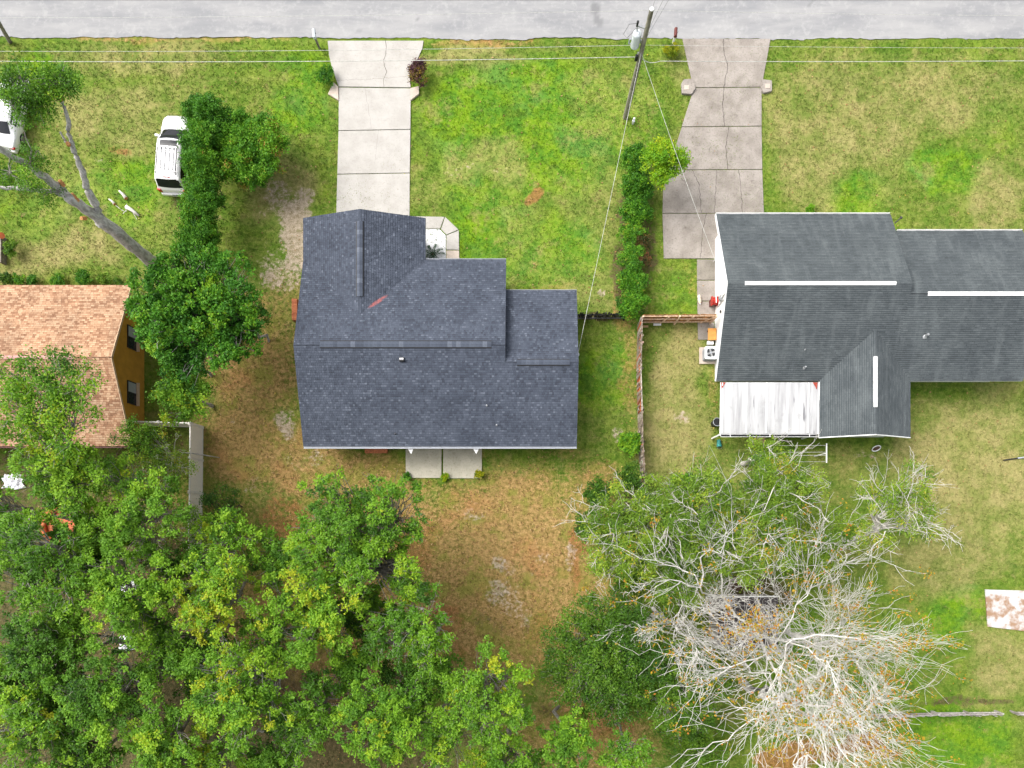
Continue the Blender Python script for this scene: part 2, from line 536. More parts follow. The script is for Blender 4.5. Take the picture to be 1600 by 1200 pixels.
M['leaf_hedge'] = leaf_mat("hedge_leaf", [(0.0, (0.030, 0.115, 0.010)), (0.5, (0.080, 0.245, 0.014)), (0.95, (0.20, 0.400, 0.018)), (1.0, (0.34, 0.24, 0.04))])
M['leaf_emerald'] = leaf_mat("emerald_leaf", [(0.0, (0.022, 0.095, 0.010)), (0.5, (0.056, 0.195, 0.013)), (0.85, (0.115, 0.300, 0.016)), (1.0, (0.22, 0.39, 0.018))])
M['leaf_lime'] = leaf_mat("lime_leaf", [(0.0, (0.10, 0.28, 0.012)), (0.5, (0.22, 0.41, 0.012)), (0.85, (0.38, 0.48, 0.012)), (1.0, (0.55, 0.50, 0.015))])
M['leaf_purple'] = leaf_mat("purple_croton_leaf", [(0.0, (0.045, 0.018, 0.03)), (0.45, (0.12, 0.045, 0.06)), (0.7, (0.14, 0.10, 0.02)), (1.0, (0.32, 0.22, 0.03))])
M['leaf_orange'] = leaf_mat("withered_orange_leaf", [(0.0, (0.26, 0.26, 0.02)), (0.5, (0.42, 0.28, 0.02)), (1.0, (0.44, 0.16, 0.025))])
M['leaf_palm'] = leaf_mat("sago_leaf", [(0.0, (0.012, 0.05, 0.014)), (1.0, (0.03, 0.10, 0.03))])
M['leaf_red'] = leaf_mat("reddish_hedge_leaf", [(0.0, (0.03, 0.06, 0.012)), (0.5, (0.10, 0.075, 0.02)), (1.0, (0.28, 0.09, 0.04))])
M['leaf_yellow'] = leaf_mat("yellow_croton_leaf", [(0.0, (0.03, 0.13, 0.012)), (0.5, (0.20, 0.27, 0.01)), (1.0, (0.5, 0.46, 0.01))])

# ------------------------------------------------------------------ ground
def vnoise(x, y, scale, seed):
    r = np.random.default_rng(seed)
    g = r.random((256, 256))
    xs, ys = x / scale + 1000.3, y / scale + 1000.7
    xi, yi = np.floor(xs).astype(int), np.floor(ys).astype(int)
    fx, fy = xs - xi, ys - yi
    fx, fy = fx * fx * (3 - 2 * fx), fy * fy * (3 - 2 * fy)
    a, b = g[xi % 256, yi % 256], g[(xi + 1) % 256, yi % 256]
    c, d = g[xi % 256, (yi + 1) % 256], g[(xi + 1) % 256, (yi + 1) % 256]
    return (a * (1 - fx) + b * fx) * (1 - fy) + (c * (1 - fx) + d * fx) * fy


# patches of ground cover, a few of them painted shade: photo pixel centre, radii, strength
LAYERS = {
    'lush': [(1300, 1050, 160, 120, .6), (840, 200, 170, 130, .8), (760, 330, 70, 70, .8), (860, 400, 110, 60, .75), (1480, 265, 65, 38, 1.0), (1330, 300, 60, 45, .7),
             (480, 150, 50, 90, .7), (190, 300, 90, 60, .7), (60, 110, 60, 30, .7), (950, 590, 35, 70, .9), (1000, 190, 60, 60, .6),
             (240, 170, 60, 60, .35), (1390, 880, 120, 60, .35), (1490, 960, 50, 60, .7), (1480, 1150, 110, 60, .7), (720, 170, 60, 60, .75),
             (670, 470, 40, 30, .4), (60, 330, 70, 50, .5), (700, 790, 35, 25, .7), (470, 90, 60, 30, .6), (1560, 210, 40, 60, .45), (1060, 450, 35, 40, .5)],
    'dry': [(180, 180, 130, 60, .42), (110, 400, 110, 40, .55), (230, 80, 150, 30, .45), (1400, 150, 220, 70, .45), (1320, 210, 140, 60, .5), (1260, 250, 60, 90, .5),
            (1520, 740, 130, 130, .62), (1330, 740, 80, 50, .3), (1060, 570, 45, 90, .66), (1060, 690, 70, 60, .6), (1560, 300, 60, 60, .5), (720, 90, 120, 22, .5),
            (430, 300, 60, 80, .5), (1480, 880, 110, 60, .45), (1560, 1040, 60, 60, .5), (950, 160, 80, 60, .3), (930, 330, 60, 110, .3), (760, 260, 60, 40, .4),
            (1100, 100, 40, 60, .4), (20, 420, 60, 40, .5), (900, 470, 120, 14, .4), (840, 850, 90, 70, .45)],
    'brown': [(395, 560, 75, 110, .85), (395, 700, 80, 90, .95), (520, 735, 170, 42, .85), (800, 830, 130, 110, .95), (870, 930, 110, 110, .9), (760, 960, 110, 130, 1.0),
              (690, 790, 90, 50, .6), (450, 450, 40, 70, .55), (980, 540, 18, 170, .55), (870, 720, 90, 20, .4), (600, 880, 180, 150, .9), (500, 1030, 220, 160, .9),
              (910, 1150, 120, 90, .9), (250, 900, 220, 200, .6), (930, 780, 60, 60, .7), (835, 408, 22, 14, .45), (850, 450, 60, 10, .5), (740, 66, 90, 9, .8), (240, 57, 240, 7, .7),
              (1090, 470, 22, 60, .4), (1120, 620, 10, 80, .5), (300, 75, 120, 14, .3)],
    'rust': [(910, 870, 22, 60, .6), (840, 310, 26, 17, .85), (700, 990, 40, 60, .65), (445, 830, 50, 60, .6), (800, 50, 30, 9, .8), (640, 860, 40, 60, .5), (1340, 1170, 55, 18, .95), (1240, 1185, 50, 25, .9),
             (930, 1130, 80, 50, .5), (270, 1010, 70, 50, .5), (70, 1030, 40, 30, .8), (995, 560, 6, 90, .5), (185, 232, 14, 8, .6), (560, 90, 20, 8, .4), (780, 60, 110, 6, .4), (1450, 1030, 30, 40, .3), (850, 990, 60, 60, .35)],
    'sand': [(455, 365, 34, 60, .82), (430, 330, 30, 40, .6), (440, 420, 45, 45, .65), (470, 310, 22, 25, .55), (447, 655, 14, 28, .75), (475, 715, 50, 14, .38), (810, 885, 28, 26, .55), (893, 880, 18, 22, .6), (800, 945, 32, 30, .55),
             (368, 660, 8, 8, .6), (1062, 665, 12, 20, .5), (960, 684, 10, 10, .6), (160, 250, 8, 6, .6), (745, 800, 45, 22, .4), (940, 455, 9, 7, .6), (380, 770, 20, 16, .4), (1370, 715, 22, 7, .5), (750, 265, 40, 10, .3), (520, 790, 60, 10, .35)],
    'dark_ground': [(150, 1000, 240, 260, .75), (350, 1180, 420, 160, .8), (60, 800, 130, 120, .6), (-100, 900, 200, 300, .8), (980, 640, 22, 90, .25), (1030, 620, 18, 100, .25), (1160, 960, 70, 60, .6), (790, 970, 40, 25, .4), (1030, 830, 120, 90, .5), (700, 705, 240, 8, .3),  # dark soil, plus shade painted along the back eave and the fences
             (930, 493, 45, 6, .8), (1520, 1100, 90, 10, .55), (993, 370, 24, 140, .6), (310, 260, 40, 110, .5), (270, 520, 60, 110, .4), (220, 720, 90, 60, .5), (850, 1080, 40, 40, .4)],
}


def ground_layers(x, y):
    u, v = x / S + U0, V0 - y / S
    wob = (vnoise(x, y, 2.3, 3) - .5) * 46 + (vnoise(x, y, .8, 4) - .5) * 18
    wob2 = (vnoise(x, y, 2.1, 5) - .5) * 46 + (vnoise(x, y, .8, 6) - .5) * 18
    out = {}
    for k, (key, blobs) in enumerate(LAYERS.items()):
        m = np.zeros_like(x)
        for (bu, bv, ru, rv, s) in blobs:
            wa = min(1.0, rv / 25.0)
            q = ((u + wob * min(1, ru / 25.) - bu) / ru) ** 2 + ((v + wob2 * wa - bv) / rv) ** 2
            if key == 'dry': s = min(1.0, s * 1.4)
            if key == 'sand': s = min(1.0, s * 1.12)
            m = np.maximum(m, s * np.clip(1.25 - 0.75 * q, 0, 1))
        base = {'lush': .25, 'dry': .24, 'brown': .0, 'rust': 0.0, 'sand': 0.0, 'dark_ground': 0.0}[key]
        if base:
            m = np.maximum(m, base + (vnoise(x, y, 3.1, 20 + k) - .5) * .45)
        out[key] = np.clip(m, 0, 1)
    return out


def ground_z(x, y):
    return (vnoise(x, y, 5.0, 50) - .5) * .05 + (vnoise(x, y, 1.2, 51) - .5) * .025 - 0.035


xs = np.concatenate([[-900, -300, -120, -70, -50], np.arange(-41, 38.01, .22), [45, 70, 120, 300, 900]])
ys = np.concatenate([[-900, -300, -120, -60, -35], np.arange(-20, 40.01, .22), [48, 70, 120, 300, 900]])
gx, gy = np.meshgrid(xs, ys)
X, Y = gx.ravel(), gy.ravel()
nx, ny = len(xs), len(ys)
idx = np.arange(nx * ny).reshape(ny, nx)
faces = np.stack([idx[:-1, :-1].ravel(), idx[:-1, 1:].ravel(), idx[1:, 1:].ravel(), idx[1:, :-1].ravel()], 1)
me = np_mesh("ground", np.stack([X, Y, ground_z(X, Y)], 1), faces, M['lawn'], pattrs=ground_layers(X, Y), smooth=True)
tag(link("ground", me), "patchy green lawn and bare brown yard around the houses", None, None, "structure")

# short grass growing in the lawn (uncountable): leaning blades that take the lawn's own colour
n = 120000
gxx, gyy = rng.uniform(-36, 34, n), rng.uniform(-16, 33, n)
L = ground_layers(gxx, gyy)
keep = (rng.random(n) > np.maximum.reduce([L['sand'] * 1.2, L['brown'] * .55, L['dark_ground'] * 1.0, L['rust'] * .8])) & (gyy < (V0 - 63) * S)
gxx, gyy = gxx[keep], gyy[keep]
n = len(gxx)
V = np.zeros((n, 3, 3, 3))
for b in range(3):
    a = rng.uniform(0, 2 * np.pi, n)
    h = rng.uniform(.04, .11, n)
    w = rng.uniform(.018, .035, n)
    lean = rng.uniform(.05, .13, n)
    ox, oy = gxx + rng.normal(0, .05, n), gyy + rng.normal(0, .05, n)
    z0 = ground_z(ox, oy)
    V[:, b, 0] = np.stack([ox - np.sin(a) * w, oy + np.cos(a) * w, z0 + .0], 1)
    V[:, b, 1] = np.stack([ox + np.sin(a) * w, oy - np.cos(a) * w, z0 + .0], 1)
    V[:, b, 2] = np.stack([ox + np.cos(a) * lean, oy + np.sin(a) * lean, z0 + h], 1)
V = V.reshape(-1, 3)
F = np.arange(len(V)).reshape(-1, 3)
me = np_mesh("grass", V, F, M['lawn'], pattrs={k: np.repeat(q, 1) for k, q in ground_layers(V[:, 0], V[:, 1]).items()})
tag(link("grass", me), "short uneven grass growing over the yards", "grass", None, "stuff")

# fallen leaves (uncountable) on the bare yard and a few on the lawns
n = 26000
lx, ly = rng.uniform(-34, 32, n), rng.uniform(-16, 32, n)
L = ground_layers(lx, ly)
keep = rng.random(n) < np.clip(L['brown'] * .8 + L['rust'] * .9 + L['dry'] * .12 + .02, 0, 1)
lx, ly = lx[keep], ly[keep]
LITTER = (lx, ly)

# ------------------------------------------------------------------ road
rx = np.arange(-60, 60.01, .2)
ry_e = (V0 - 59 - 2.0 * np.sin((rx + 20) / 26.0)) * S
rows = np.concatenate([[0, .12], np.arange(.25, 7.3, .2)])
gx, tt = np.meshgrid(rx, rows)
edge = np.tile(ry_e, (len(rows), 1)) + (tt < .05) * ((vnoise(gx * 1.0, tt, .22, 71) - .5) * .12 + (vnoise(gx * 1.0, tt, 1.7, 72) - .5) * .22)
gy = edge + tt
X, Y = gx.ravel(), gy.ravel()
u, v = X / S + U0, V0 - Y / S
pt = np.zeros_like(X)
for (bu, bv, ru, rv, rot, s) in ((930, 15, 8, 12, 0, 1), (935, 32, 7, 9, 0, .9), (653, 30, 2.5, 3, 0, 1), (720, 28, 4, 3, 0, .6), (1160, 36, 22, 6, 0, .25), (560, 47, 4, 3, 0, .5), (870, 30, 60, 2, 0, .15), (1265, 5, 4, 3, 0, .7), (1510, 20, 8, 14, 0, -.4)):
    q = ((u + (vnoise(X, Y, .3, 9) - .5) * 6 - bu) / ru) ** 2 + ((v + (vnoise(X, Y, .3, 8) - .5) * 6 - bv) / rv) ** 2
    pt = np.maximum(pt, s * np.clip(2.0 - 1.6 * q, 0, 1))
nx, ny = len(rx), len(rows)
idx = np.arange(nx * ny).reshape(ny, nx)
faces = np.stack([idx[:-1, :-1].ravel(), idx[:-1, 1:].ravel(), idx[1:, 1:].ravel(), idx[1:, :-1].ravel()], 1)
zz = .012 + .05 * np.clip(tt.ravel() / 3.6, 0, 1)
me = np_mesh("road", np.stack([X, Y, zz], 1), faces, M['road'], pattrs={'patch': pt}, smooth=True)
tag(link("road", me), "pale worn asphalt road along the top", None, None, "structure")


# ------------------------------------------------------------------ concrete slabs
def slab(poly_px, mat, parent, z1=.035, gap=.008, name="slab"):
    pts = [P(a, b) for a, b in poly_px]
    c = sum((Vector((p.x, p.y)) for p in pts), Vector((0, 0))) / len(pts)
    poly = []
    for p in pts:
        dd = Vector((p.x, p.y)) - c
        poly.append(tuple(c + dd * (1 - gap / max(dd.length, .1))))
    return MB().prism(poly, -.08, z1).build(name, mat, parent, bevel=.008)


def crack(poly_px, parent, w=.016, z=.038, mat='crack', jit=.035, name="crack"):
    """a crack line as a thin dark strip of dirt lying in it"""
    pts = []
    for (a, b), (c, d) in zip(poly_px[:-1], poly_px[1:]):
        A, B = P(a, b), P(c, d)
        k = max(2, int((B - A).length / .18))
        for i in range(k):
            q = A.lerp(B, i / k)
            pts.append(q + Vector((random.uniform(-jit, jit), random.uniform(-jit, jit), 0)))
    pts.append(P(*poly_px[-1]))
    mb = MB()
    for p, q in zip(pts[:-1], pts[1:]):
        t_ = (q - p); t_.z = 0
        if t_.length < 1e-4: continue
        nn = Vector((-t_.y, t_.x, 0)).normalized() * w * random.uniform(.35, .7)
        mb.face([(p.x - nn.x, p.y - nn.y, z), (q.x - nn.x, q.y - nn.y, z), (q.x + nn.x, q.y + nn.y, z), (p.x + nn.x, p.y + nn.y, z)])
    return mb.build(name, M[mat], parent)


dr = tag(empty("driveway", P(584, 200)), "pale concrete driveway leading to the slate roofed house", None, None, "structure")
slab([(512, 64), (662, 64), (660, 76), (653, 92), (643, 104), (640, 118), (642, 137), (529, 135.5), (525, 124), (518, 103), (514, 86)], M['drive_pale'], dr)
slab([(529.5, 137), (642, 138.5), (641.5, 202), (529, 204)], M['drive_pale'], dr)
slab([(529, 205), (641.5, 203), (640.5, 270), (527, 272)], M['drive_pale'], dr)
slab([(527, 273), (640.5, 271), (640, 352), (525, 352)], M['drive_pale'], dr)
crack([(602, 64), (604, 80), (599, 95), (604, 112), (600, 122), (600, 136)], dr, w=.024)
crack([(527, 126), (580, 124), (641, 119)], dr, w=.008)
crack([(570, 138), (574, 160), (578, 185), (580, 202)], dr, w=.007)
crack([(591, 204), (588, 230), (586, 258)], dr, w=.006)
dr2 = tag(empty("driveway", P(1120, 200)), "stained grey concrete driveway leading to the white walled house", None, None, "structure")
slab([(1066, 61), (1204, 61), (1190, 136), (1083, 137)], M['drive_old'], dr2)
slab([(1084, 138), (1190, 137), (1190, 197), (1065, 198)], M['drive_old'], dr2)
slab([(1065, 199), (1190, 198), (1191, 264.5), (1044, 265.5)], M['drive_old'], dr2)
slab([(1044, 266.5), (1191, 265.5), (1193.5, 333), (1035, 333), (1036, 296)], M['drive_old'], dr2)
slab([(1035, 334), (1140, 334), (1140, 404), (1037, 404)], M['drive_old'], dr2)
crack([(1130, 62), (1132, 85), (1137, 105), (1131, 136), (1129, 165), (1132, 198)], dr2, w=.035)
crack([(1138, 199), (1134, 230), (1137, 265)], dr2, w=.03)
crack([(1082, 266), (1092, 290), (1096, 332)], dr2, w=.028)
crack([(1120, 266), (1118, 300), (1116, 333)], dr2, w=.024)
crack([(1154, 266), (1158, 296), (1160, 333)], dr2, w=.028)
crack([(1104, 334), (1098, 358), (1094, 403)], dr2, w=.03)

# kerb wings of the two driveways
for poly, z, lab in (([(513, 148), (522, 130), (529, 137), (529.5, 158)], .12, "pinkish concrete kerb wing left of the pale driveway"),
                     ([(642, 139), (655, 136), (655, 148), (642, 158)], .12, "pinkish concrete kerb wing under the purple bush by the pale driveway")):
    o = MB().prism([tuple(P(a, b)[:2]) for a, b in poly], -.05, z).build("kerb_wing", M['kerb'], bevel=.02)
    tag(o, lab, "kerb", "kerb wings of the pale driveway")
for side, lab in ((0, "octagonal concrete drain block left of the stained driveway"), (1, "small concrete drain block right of the stained driveway")):
    e = empty("drain_block", P(1075 if side == 0 else 1197, 137), lab, "drain block", "drain blocks beside the stained driveway")
    ps = [(1064, 132), (1068, 126), (1080, 125), (1085, 133), (1086, 140), (1080, 149), (1065, 148)] if side == 0 else [(1188, 138), (1190, 126), (1200, 127), (1205, 128), (1205, 144), (1199, 146), (1192, 147)]
    MB().prism([tuple(P(a, b)[:2]) for a, b in ps], -.05, .16).build("block", M['drive_old'], e, bevel=.02)
    cu, cv = (1072, 139) if side == 0 else (1198, 137)
    c0 = P(cu, cv)
    MB().box((c0.x, c0.y, .172), (.32, .3, .03)).build("cover", M['kerb'], e, bevel=.01)

# garden path round the slate house and the white gravel bed
wk = tag(empty("garden_path", P(700, 350)), "angled concrete garden path beside the white gravel bed", None, None, "structure")
slab([(641, 338), (694.5, 339), (688, 357.5), (641, 357.5)], M['drive_pale'], wk)
slab([(695.5, 339), (716.5, 359), (697.5, 367), (689, 358)], M['drive_pale'], wk)
slab([(717, 360), (717.5, 390.5), (697.5, 390.5), (697.5, 368)], M['drive_pale'], wk)
slab([(717.5, 391.5), (718, 425), (697.5, 425), (697.5, 391.5)], M['kerb'], wk)
bed = [P(a, b) for a, b in ((650, 358.5), (687, 358.5), (696.5, 368), (696.5, 425), (650, 425))]
o = MB().prism([tuple(p[:2]) for p in bed], -.06, .012).build("gravel_bed", M['gravel'])
tag(o, "bed of white gravel beside the slate roofed house", None, None, "structure")
V, F = [], []
for i in range(2600):
    q = P(random.uniform(651, 696), random.uniform(359, 424))
    if (q.x - P(688, 0).x) / S - (V0 - q.y / S) + V0 * 0 > 1e9: continue
    uu, vv = q.x / S + U0, V0 - q.y / S
    if uu - 687 > (vv - 358.5): continue
    r = random.uniform(.018, .042)
    a = random.uniform(0, 3)
    b0 = len(V)
    for k in range(4):
        w = a + k * math.pi / 2
        V.append((q.x + math.cos(w) * r, q.y + math.sin(w) * r * .8, .012))
    V.append((q.x + random.uniform(-.4, .4) * r, q.y, .012 + r * .9))
    for k in range(4): F.append((b0 + k, b0 + (k + 1) % 4, b0 + 4))
me = np_mesh("gravel", np.array(V), np.array(F), M['gravel'])
tag(link("gravel", me), "loose white gravel stones beside the small palm", "gravel", None, "stuff")

wk2 = tag(empty("side_path", P(1103, 450)), "concrete side path along the white walled house", None, None, "structure")
slab([(1089, 405.5), (1118, 405.5), (1118, 437.5), (1089, 437.5)], M['drive_dark'], wk2)
slab([(1089, 438.5), (1118, 438.5), (1118, 470), (1089.5, 470)], M['drive_old'], wk2)
slab([(1089.5, 471), (1118, 471), (1118, 503), (1090, 503)], M['drive_old'], wk2)
slab([(1090, 504), (1116, 504), (1116, 531), (1090.5, 531)], M['drive_old'], wk2)
pt_ = tag(empty("patio", P(694, 720)), "two slab concrete patio behind the slate roofed house", None, None, "structure")
slab([(634, 690), (690, 690), (690, 747), (634, 747)], M['patio'], pt_, z1=.06)
slab([(692.5, 690), (753, 690), (753, 747.5), (692.5, 747.5)], M['patio'], pt_, z1=.06)


# ------------------------------------------------------------------ roofs
def clip_poly(sub, clip):
    """Sutherland-Hodgman, clip convex and counter-clockwise"""
    out = sub
    for i in range(len(clip)):
        a, b = clip[i], clip[(i + 1) % len(clip)]
        ex, ey = b[0] - a[0], b[1] - a[1]
        inp, out = out, []
        if not inp: return []
        for j in range(len(inp)):
            p, q = inp[j - 1], inp[j]
            dp = ex * (p[1] - a[1]) - ey * (p[0] - a[0])
            dq = ex * (q[1] - a[1]) - ey * (q[0] - a[0])
            if (dp >= 0) != (dq >= 0):
                t_ = dp / (dp - dq)
                out.append((p[0] + (q[0] - p[0]) * t_, p[1] + (q[1] - p[1]) * t_))
            if dq >= 0: out.append(q)
    return out


def shingle_plane(mb, poly, origin, e, s, expo, wr, shade, thick=.026, seed=0, shadow_band=.5):
    """tabs laid in courses over the convex polygon; e along the eave, s up the slope (unit vectors)"""
    r = random.Random(seed)
    origin, e, s = Vector(origin), Vector(e).normalized(), Vector(s).normalized()
    nrm = e.cross(s)
    if nrm.z < 0: nrm = -nrm
    c2 = [((Vector(p) - origin).dot(e), (Vector(p) - origin).dot(s)) for p in poly]
    ar = sum(c2[i][0] * c2[(i + 1) % len(c2)][1] - c2[(i + 1) % len(c2)][0] * c2[i][1] for i in range(len(c2)))
    if ar < 0: c2 = c2[::-1]
    e0, e1 = min(p[0] for p in c2), max(p[0] for p in c2)
    s0, s1 = min(p[1] for p in c2), max(p[1] for p in c2)
    row = math.floor(s0 / expo)
    while row * expo < s1:
        a0, a1 = row * expo, (row + 1) * expo
        x = e0 - r.uniform(0, wr[1])
        if wr[0] == wr[1]: x = math.floor(e0 / wr[0]) * wr[0] - (row % 2) * wr[0] / 2 + r.uniform(-.01, .01)
        while x < e1:
            w = r.uniform(*wr)
            pol = clip_poly([(x, a0), (x + w - .006, a0), (x + w - .006, a1), (x, a1)], c2)
            x += w
            if len(pol) < 3: continue
            th = thick * r.uniform(.7, 1.5)
            sh = shade(r)
            top = [origin + e * p[0] + s * p[1] + nrm * (.004 + th * (1 - .75 * (p[1] - a0) / expo)) for p in pol]
            bot = [origin + e * p[0] + s * p[1] for p in pol]
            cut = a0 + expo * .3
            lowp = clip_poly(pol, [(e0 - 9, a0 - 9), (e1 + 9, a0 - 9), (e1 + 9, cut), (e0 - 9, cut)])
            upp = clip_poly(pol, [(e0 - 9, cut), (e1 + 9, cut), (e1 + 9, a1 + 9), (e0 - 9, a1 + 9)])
            for pp, f_ in ((lowp, shadow_band), (upp, 1.0)):  # lower strip of each tab darkened to paint the course shadow line
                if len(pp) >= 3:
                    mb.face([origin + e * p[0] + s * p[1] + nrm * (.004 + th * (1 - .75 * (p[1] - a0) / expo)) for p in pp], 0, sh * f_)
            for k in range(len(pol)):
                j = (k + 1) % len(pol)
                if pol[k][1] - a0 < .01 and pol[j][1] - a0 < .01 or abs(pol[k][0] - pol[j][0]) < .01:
                    mb.face([bot[k], bot[j], top[j], top[k]], 0, 0.0)  # tab edges coloured darkest, painting the shadow between courses
        row += 1


def deck_plane(mb, poly, th=.13):
    poly = [Vector(p) for p in poly]
    n_ = (poly[1] - poly[0]).cross(poly[2] - poly[1])
    if n_.z < 0: poly = poly[::-1]
    dn = [p - Vector((0, 0, th)) for p in poly]
    mb.face(poly, 1); mb.face(dn[::-1])
    for i in range(len(poly)):
        j = (i + 1) % len(poly)
        mb.face([dn[i], dn[j], poly[j], poly[i]])


def roof(house, planes, mat, expo, wr, shade, deck_mat, seed=0, mats=None, shadow_band=.5):
    dk = MB()
    for pl in planes: deck_plane(dk, pl[0])
    r = dk.build("roof", [deck_mat, M['felt']], house)
    for i, (poly, origin, e, s) in enumerate(planes):
        mb = MB()
        shingle_plane(mb, poly, origin, e, s, expo, wr, shade, seed=seed + i, shadow_band=shadow_band)
        o = mb.build("shingles", (mats or {}).get(i, mat), r)
        tag(o, kind="stuff")
    return r


def gable_wall(house, mat, x0, x1, y0, y1, yr, ze, zr, name="wall", axis='X'):
    mb = MB()
    pro = [(y0, -.05), (y1, -.05), (y1, ze), (yr, zr), (y0, ze)]
    A = [((x0, p[0], p[1]) if axis == 'X' else (p[0], x0, p[1])) for p in pro]
    B = [((x1, p[0], p[1]) if axis == 'X' else (p[0], x1, p[1])) for p in pro]
    mb.face(A[::-1] if axis == 'X' else A); mb.face(B if axis == 'X' else B[::-1])
    for i in range(5):
        j = (i + 1) % 5
        mb.face([A[i], A[j], B[j], B[i]])
    return mb.build(name, mat, house)


def ridge_vent(house, a, b, w, slope_h, mat_cap, mat_side, step=.26, solid=False):
    """raised strip along the ridge a-b; caps are separate pieces laid on it"""
    a, b = Vector(a), Vector(b)
    dd = (b - a).normalized()
    sd = Vector((-dd.y, dd.x, 0))
    rv = MB()
    h = .075
    def sect(p, hh, ww): return [p - sd * ww + Vector((0, 0, hh - slope_h * ww)), p + Vector((0, 0, hh)), p + sd * ww + Vector((0, 0, hh - slope_h * ww)), p + sd * ww + Vector((0, 0, -.1 - slope_h * ww)), p - sd * ww + Vector((0, 0, -.1 - slope_h * ww))]
    A, B = sect(a, h, w / 2), sect(b, h, w / 2)
    rv.face(A[::-1]); rv.face(B)
    for i in range(5):
        j = (i + 1) % 5
        rv.face([A[i], A[j], B[j], B[i]])
    o = rv.build("ridge_vent", mat_side, house)
    if solid: return o
    L = (b - a).length
    nseg = int(L / step)
    protos = []
    for k in range(6):
        mb = MB()
        sh = (.45, .6, .75, .85, .9, .98)[k]
        hw = w / 2 - .055
        q = [(0, 0), (step * 1.03, .0)]
        z0_, z1_ = .022, .006
        def S2(x, z): return [(x, -hw, z - slope_h * hw), (x, 0, z), (x, hw, z - slope_h * hw)]
        A, B = S2(0, z0_), S2(step * 1.02, z1_)
        mb.face([A[0], B[0], B[1], A[1]], 0, sh); mb.face([A[1], B[1], B[2], A[2]], 0, sh)
        A2 = [(p[0], p[1], p[2] - .03) for p in A]
        mb.face([A[0], A[1], A2[1], A2[0]], 0, sh * .5); mb.face([A[1], A[2], A2[2], A2[1]], 0, sh * .5)
        me_ = bpy.data.meshes.new("ridge_cap")
        me_.from_pydata(mb.v, [], mb.f)
        me_.materials.append(mat_cap)
        at = me_.attributes.new("shade", 'FLOAT', 'FACE'); at.data.foreach_set("value", mb.s)
        protos.append(me_)
    ang = math.atan2(dd.y, dd.x)
    for i in range(nseg):
        c_ = bpy.data.objects.new("ridge_cap", random.choices(protos, weights=(2, 3, 4, 3, 2, 1.6))[0])
        COL.objects.link(c_)
        c_.parent = o
        c_.location = a + dd * (L * i / nseg) + Vector((0, 0, h))
        c_.rotation_euler = (0, 0, ang)
        c_.scale = (L / nseg / step, 1, 1)
    return o


def gutter(house, a, b, w=.13, h=.12, mat='white', name="gutter"):
    """open trough from a to b (top outer line), opening upwards"""
    a, b = Vector(a), Vector(b)
    dd = (b - a).normalized(); sd = Vector((dd.y, -dd.x, 0))
    mb = MB()
    pr = [(0, 0), (0, -h), (w, -h), (w, 0), (w - .02, 0), (w - .02, -h + .03), (.02, -h + .03), (.02, 0)]
    A = [a + sd * p[0] + Vector((0, 0, p[1])) for p in pr]; B = [b + sd * p[0] + Vector((0, 0, p[1])) for p in pr]
    for i in range(8):
        j = (i + 1) % 8
        mb.face([A[i], B[i], B[j], A[j]])
    mb.face(A); mb.face(B[::-1])
    return mb.build(name, M[mat], house)


def pipe_vent(house, c, r=.05, h=.3, mat='galv', name="vent_pipe"):
    mb = MB()
    c = Vector(c)
    mb.tube([c - Vector((0, 0, .1)), c + Vector((0, 0, h))], r, 10)
    mb.tube([c - Vector((0, 0, .05)), c + Vector((0, 0, .05))], [r * 2.6, r * 1.2], 10)
    return mb.build(name, M[mat], house, smooth=False)


def sh_slate(r):
    x = r.random()
    return r.uniform(.9, 1.0) if x > .93 else (r.uniform(.18, .35) if x < .2 else r.uniform(.35, .88))


def sh_char(r): return min(1, max(.2, r.gauss(.58, .13)))


def sh_tan(r):
    x = r.random()
    return r.uniform(.12, .35) if x < .24 else r.uniform(.45, 1)


# ---- the slate roofed house
ze, p = 2.7, .325
xL, xM, xE = -13.94, -1.25, 3.17
yB, yR = 5.33, 11.15
zR = ze + p * (yR - yB)
yF = yR + (yR - yB)
yEF = 15.06; yE = (yB + yEF) / 2; zE = ze + p * (yE - yB)
xW = -6.29; xWr = (xL + xW) / 2; zW = ze + p * (xW - xWr); yW = 19.6; yV = yR + (zR - zW) / p
house = empty("slate_roof_house", (-7, 11, 0), "house with slate blue shingle roof and front gable in the middle", "house")
sB, sF = Vector((0, 1, p)), Vector((0, -1, p))
ex_ = Vector((1, 0, 0)); ey_ = Vector((0, 1, 0))
planes = [
    ([(xL, yB, ze), (xE, yB, ze), (xE, yE, zE), (xL, yE, zE)], (xL, yB, ze), ex_, sB),
    ([(xL, yE, zE), (xM, yE, zE), (xM, yR, zR), (xL, yR, zR)], (xL, yB, ze), ex_, sB),
    ([(xL, yF, ze), (xM, yF, ze), (xM, yR, zR), (xL, yR, zR)], (xL, yF, ze), ex_, sF),
    ([(xM - .1, yEF, ze), (xE, yEF, ze), (xE, yE, zE), (xM - .1, yE, zE)], (xM, yEF, ze), ex_, sF),
    ([(xL, yW, ze), (xL, yF - .0, ze), (xWr, yV, zW), (xWr, yW, zW)], (xL, yF, ze), ey_, Vector((1, 0, p))),
    ([(xW, yW, ze), (xW, yF - .0, ze), (xWr, yV, zW), (xWr, yW, zW)], (xW, yF, ze), ey_, Vector((-1, 0, p))),
]
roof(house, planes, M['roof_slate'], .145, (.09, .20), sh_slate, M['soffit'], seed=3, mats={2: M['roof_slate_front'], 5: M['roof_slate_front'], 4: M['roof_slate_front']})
gable_wall(house, M['wall_grey'], xL + .35, xM - .3, yB + .5, yF - .5, yR, ze + .0, zR - .17)
gable_wall(house, M['wall_grey'], xM - .4, xE - .3, yB + .55, yEF - .5, yE, ze + .0, zE - .2)
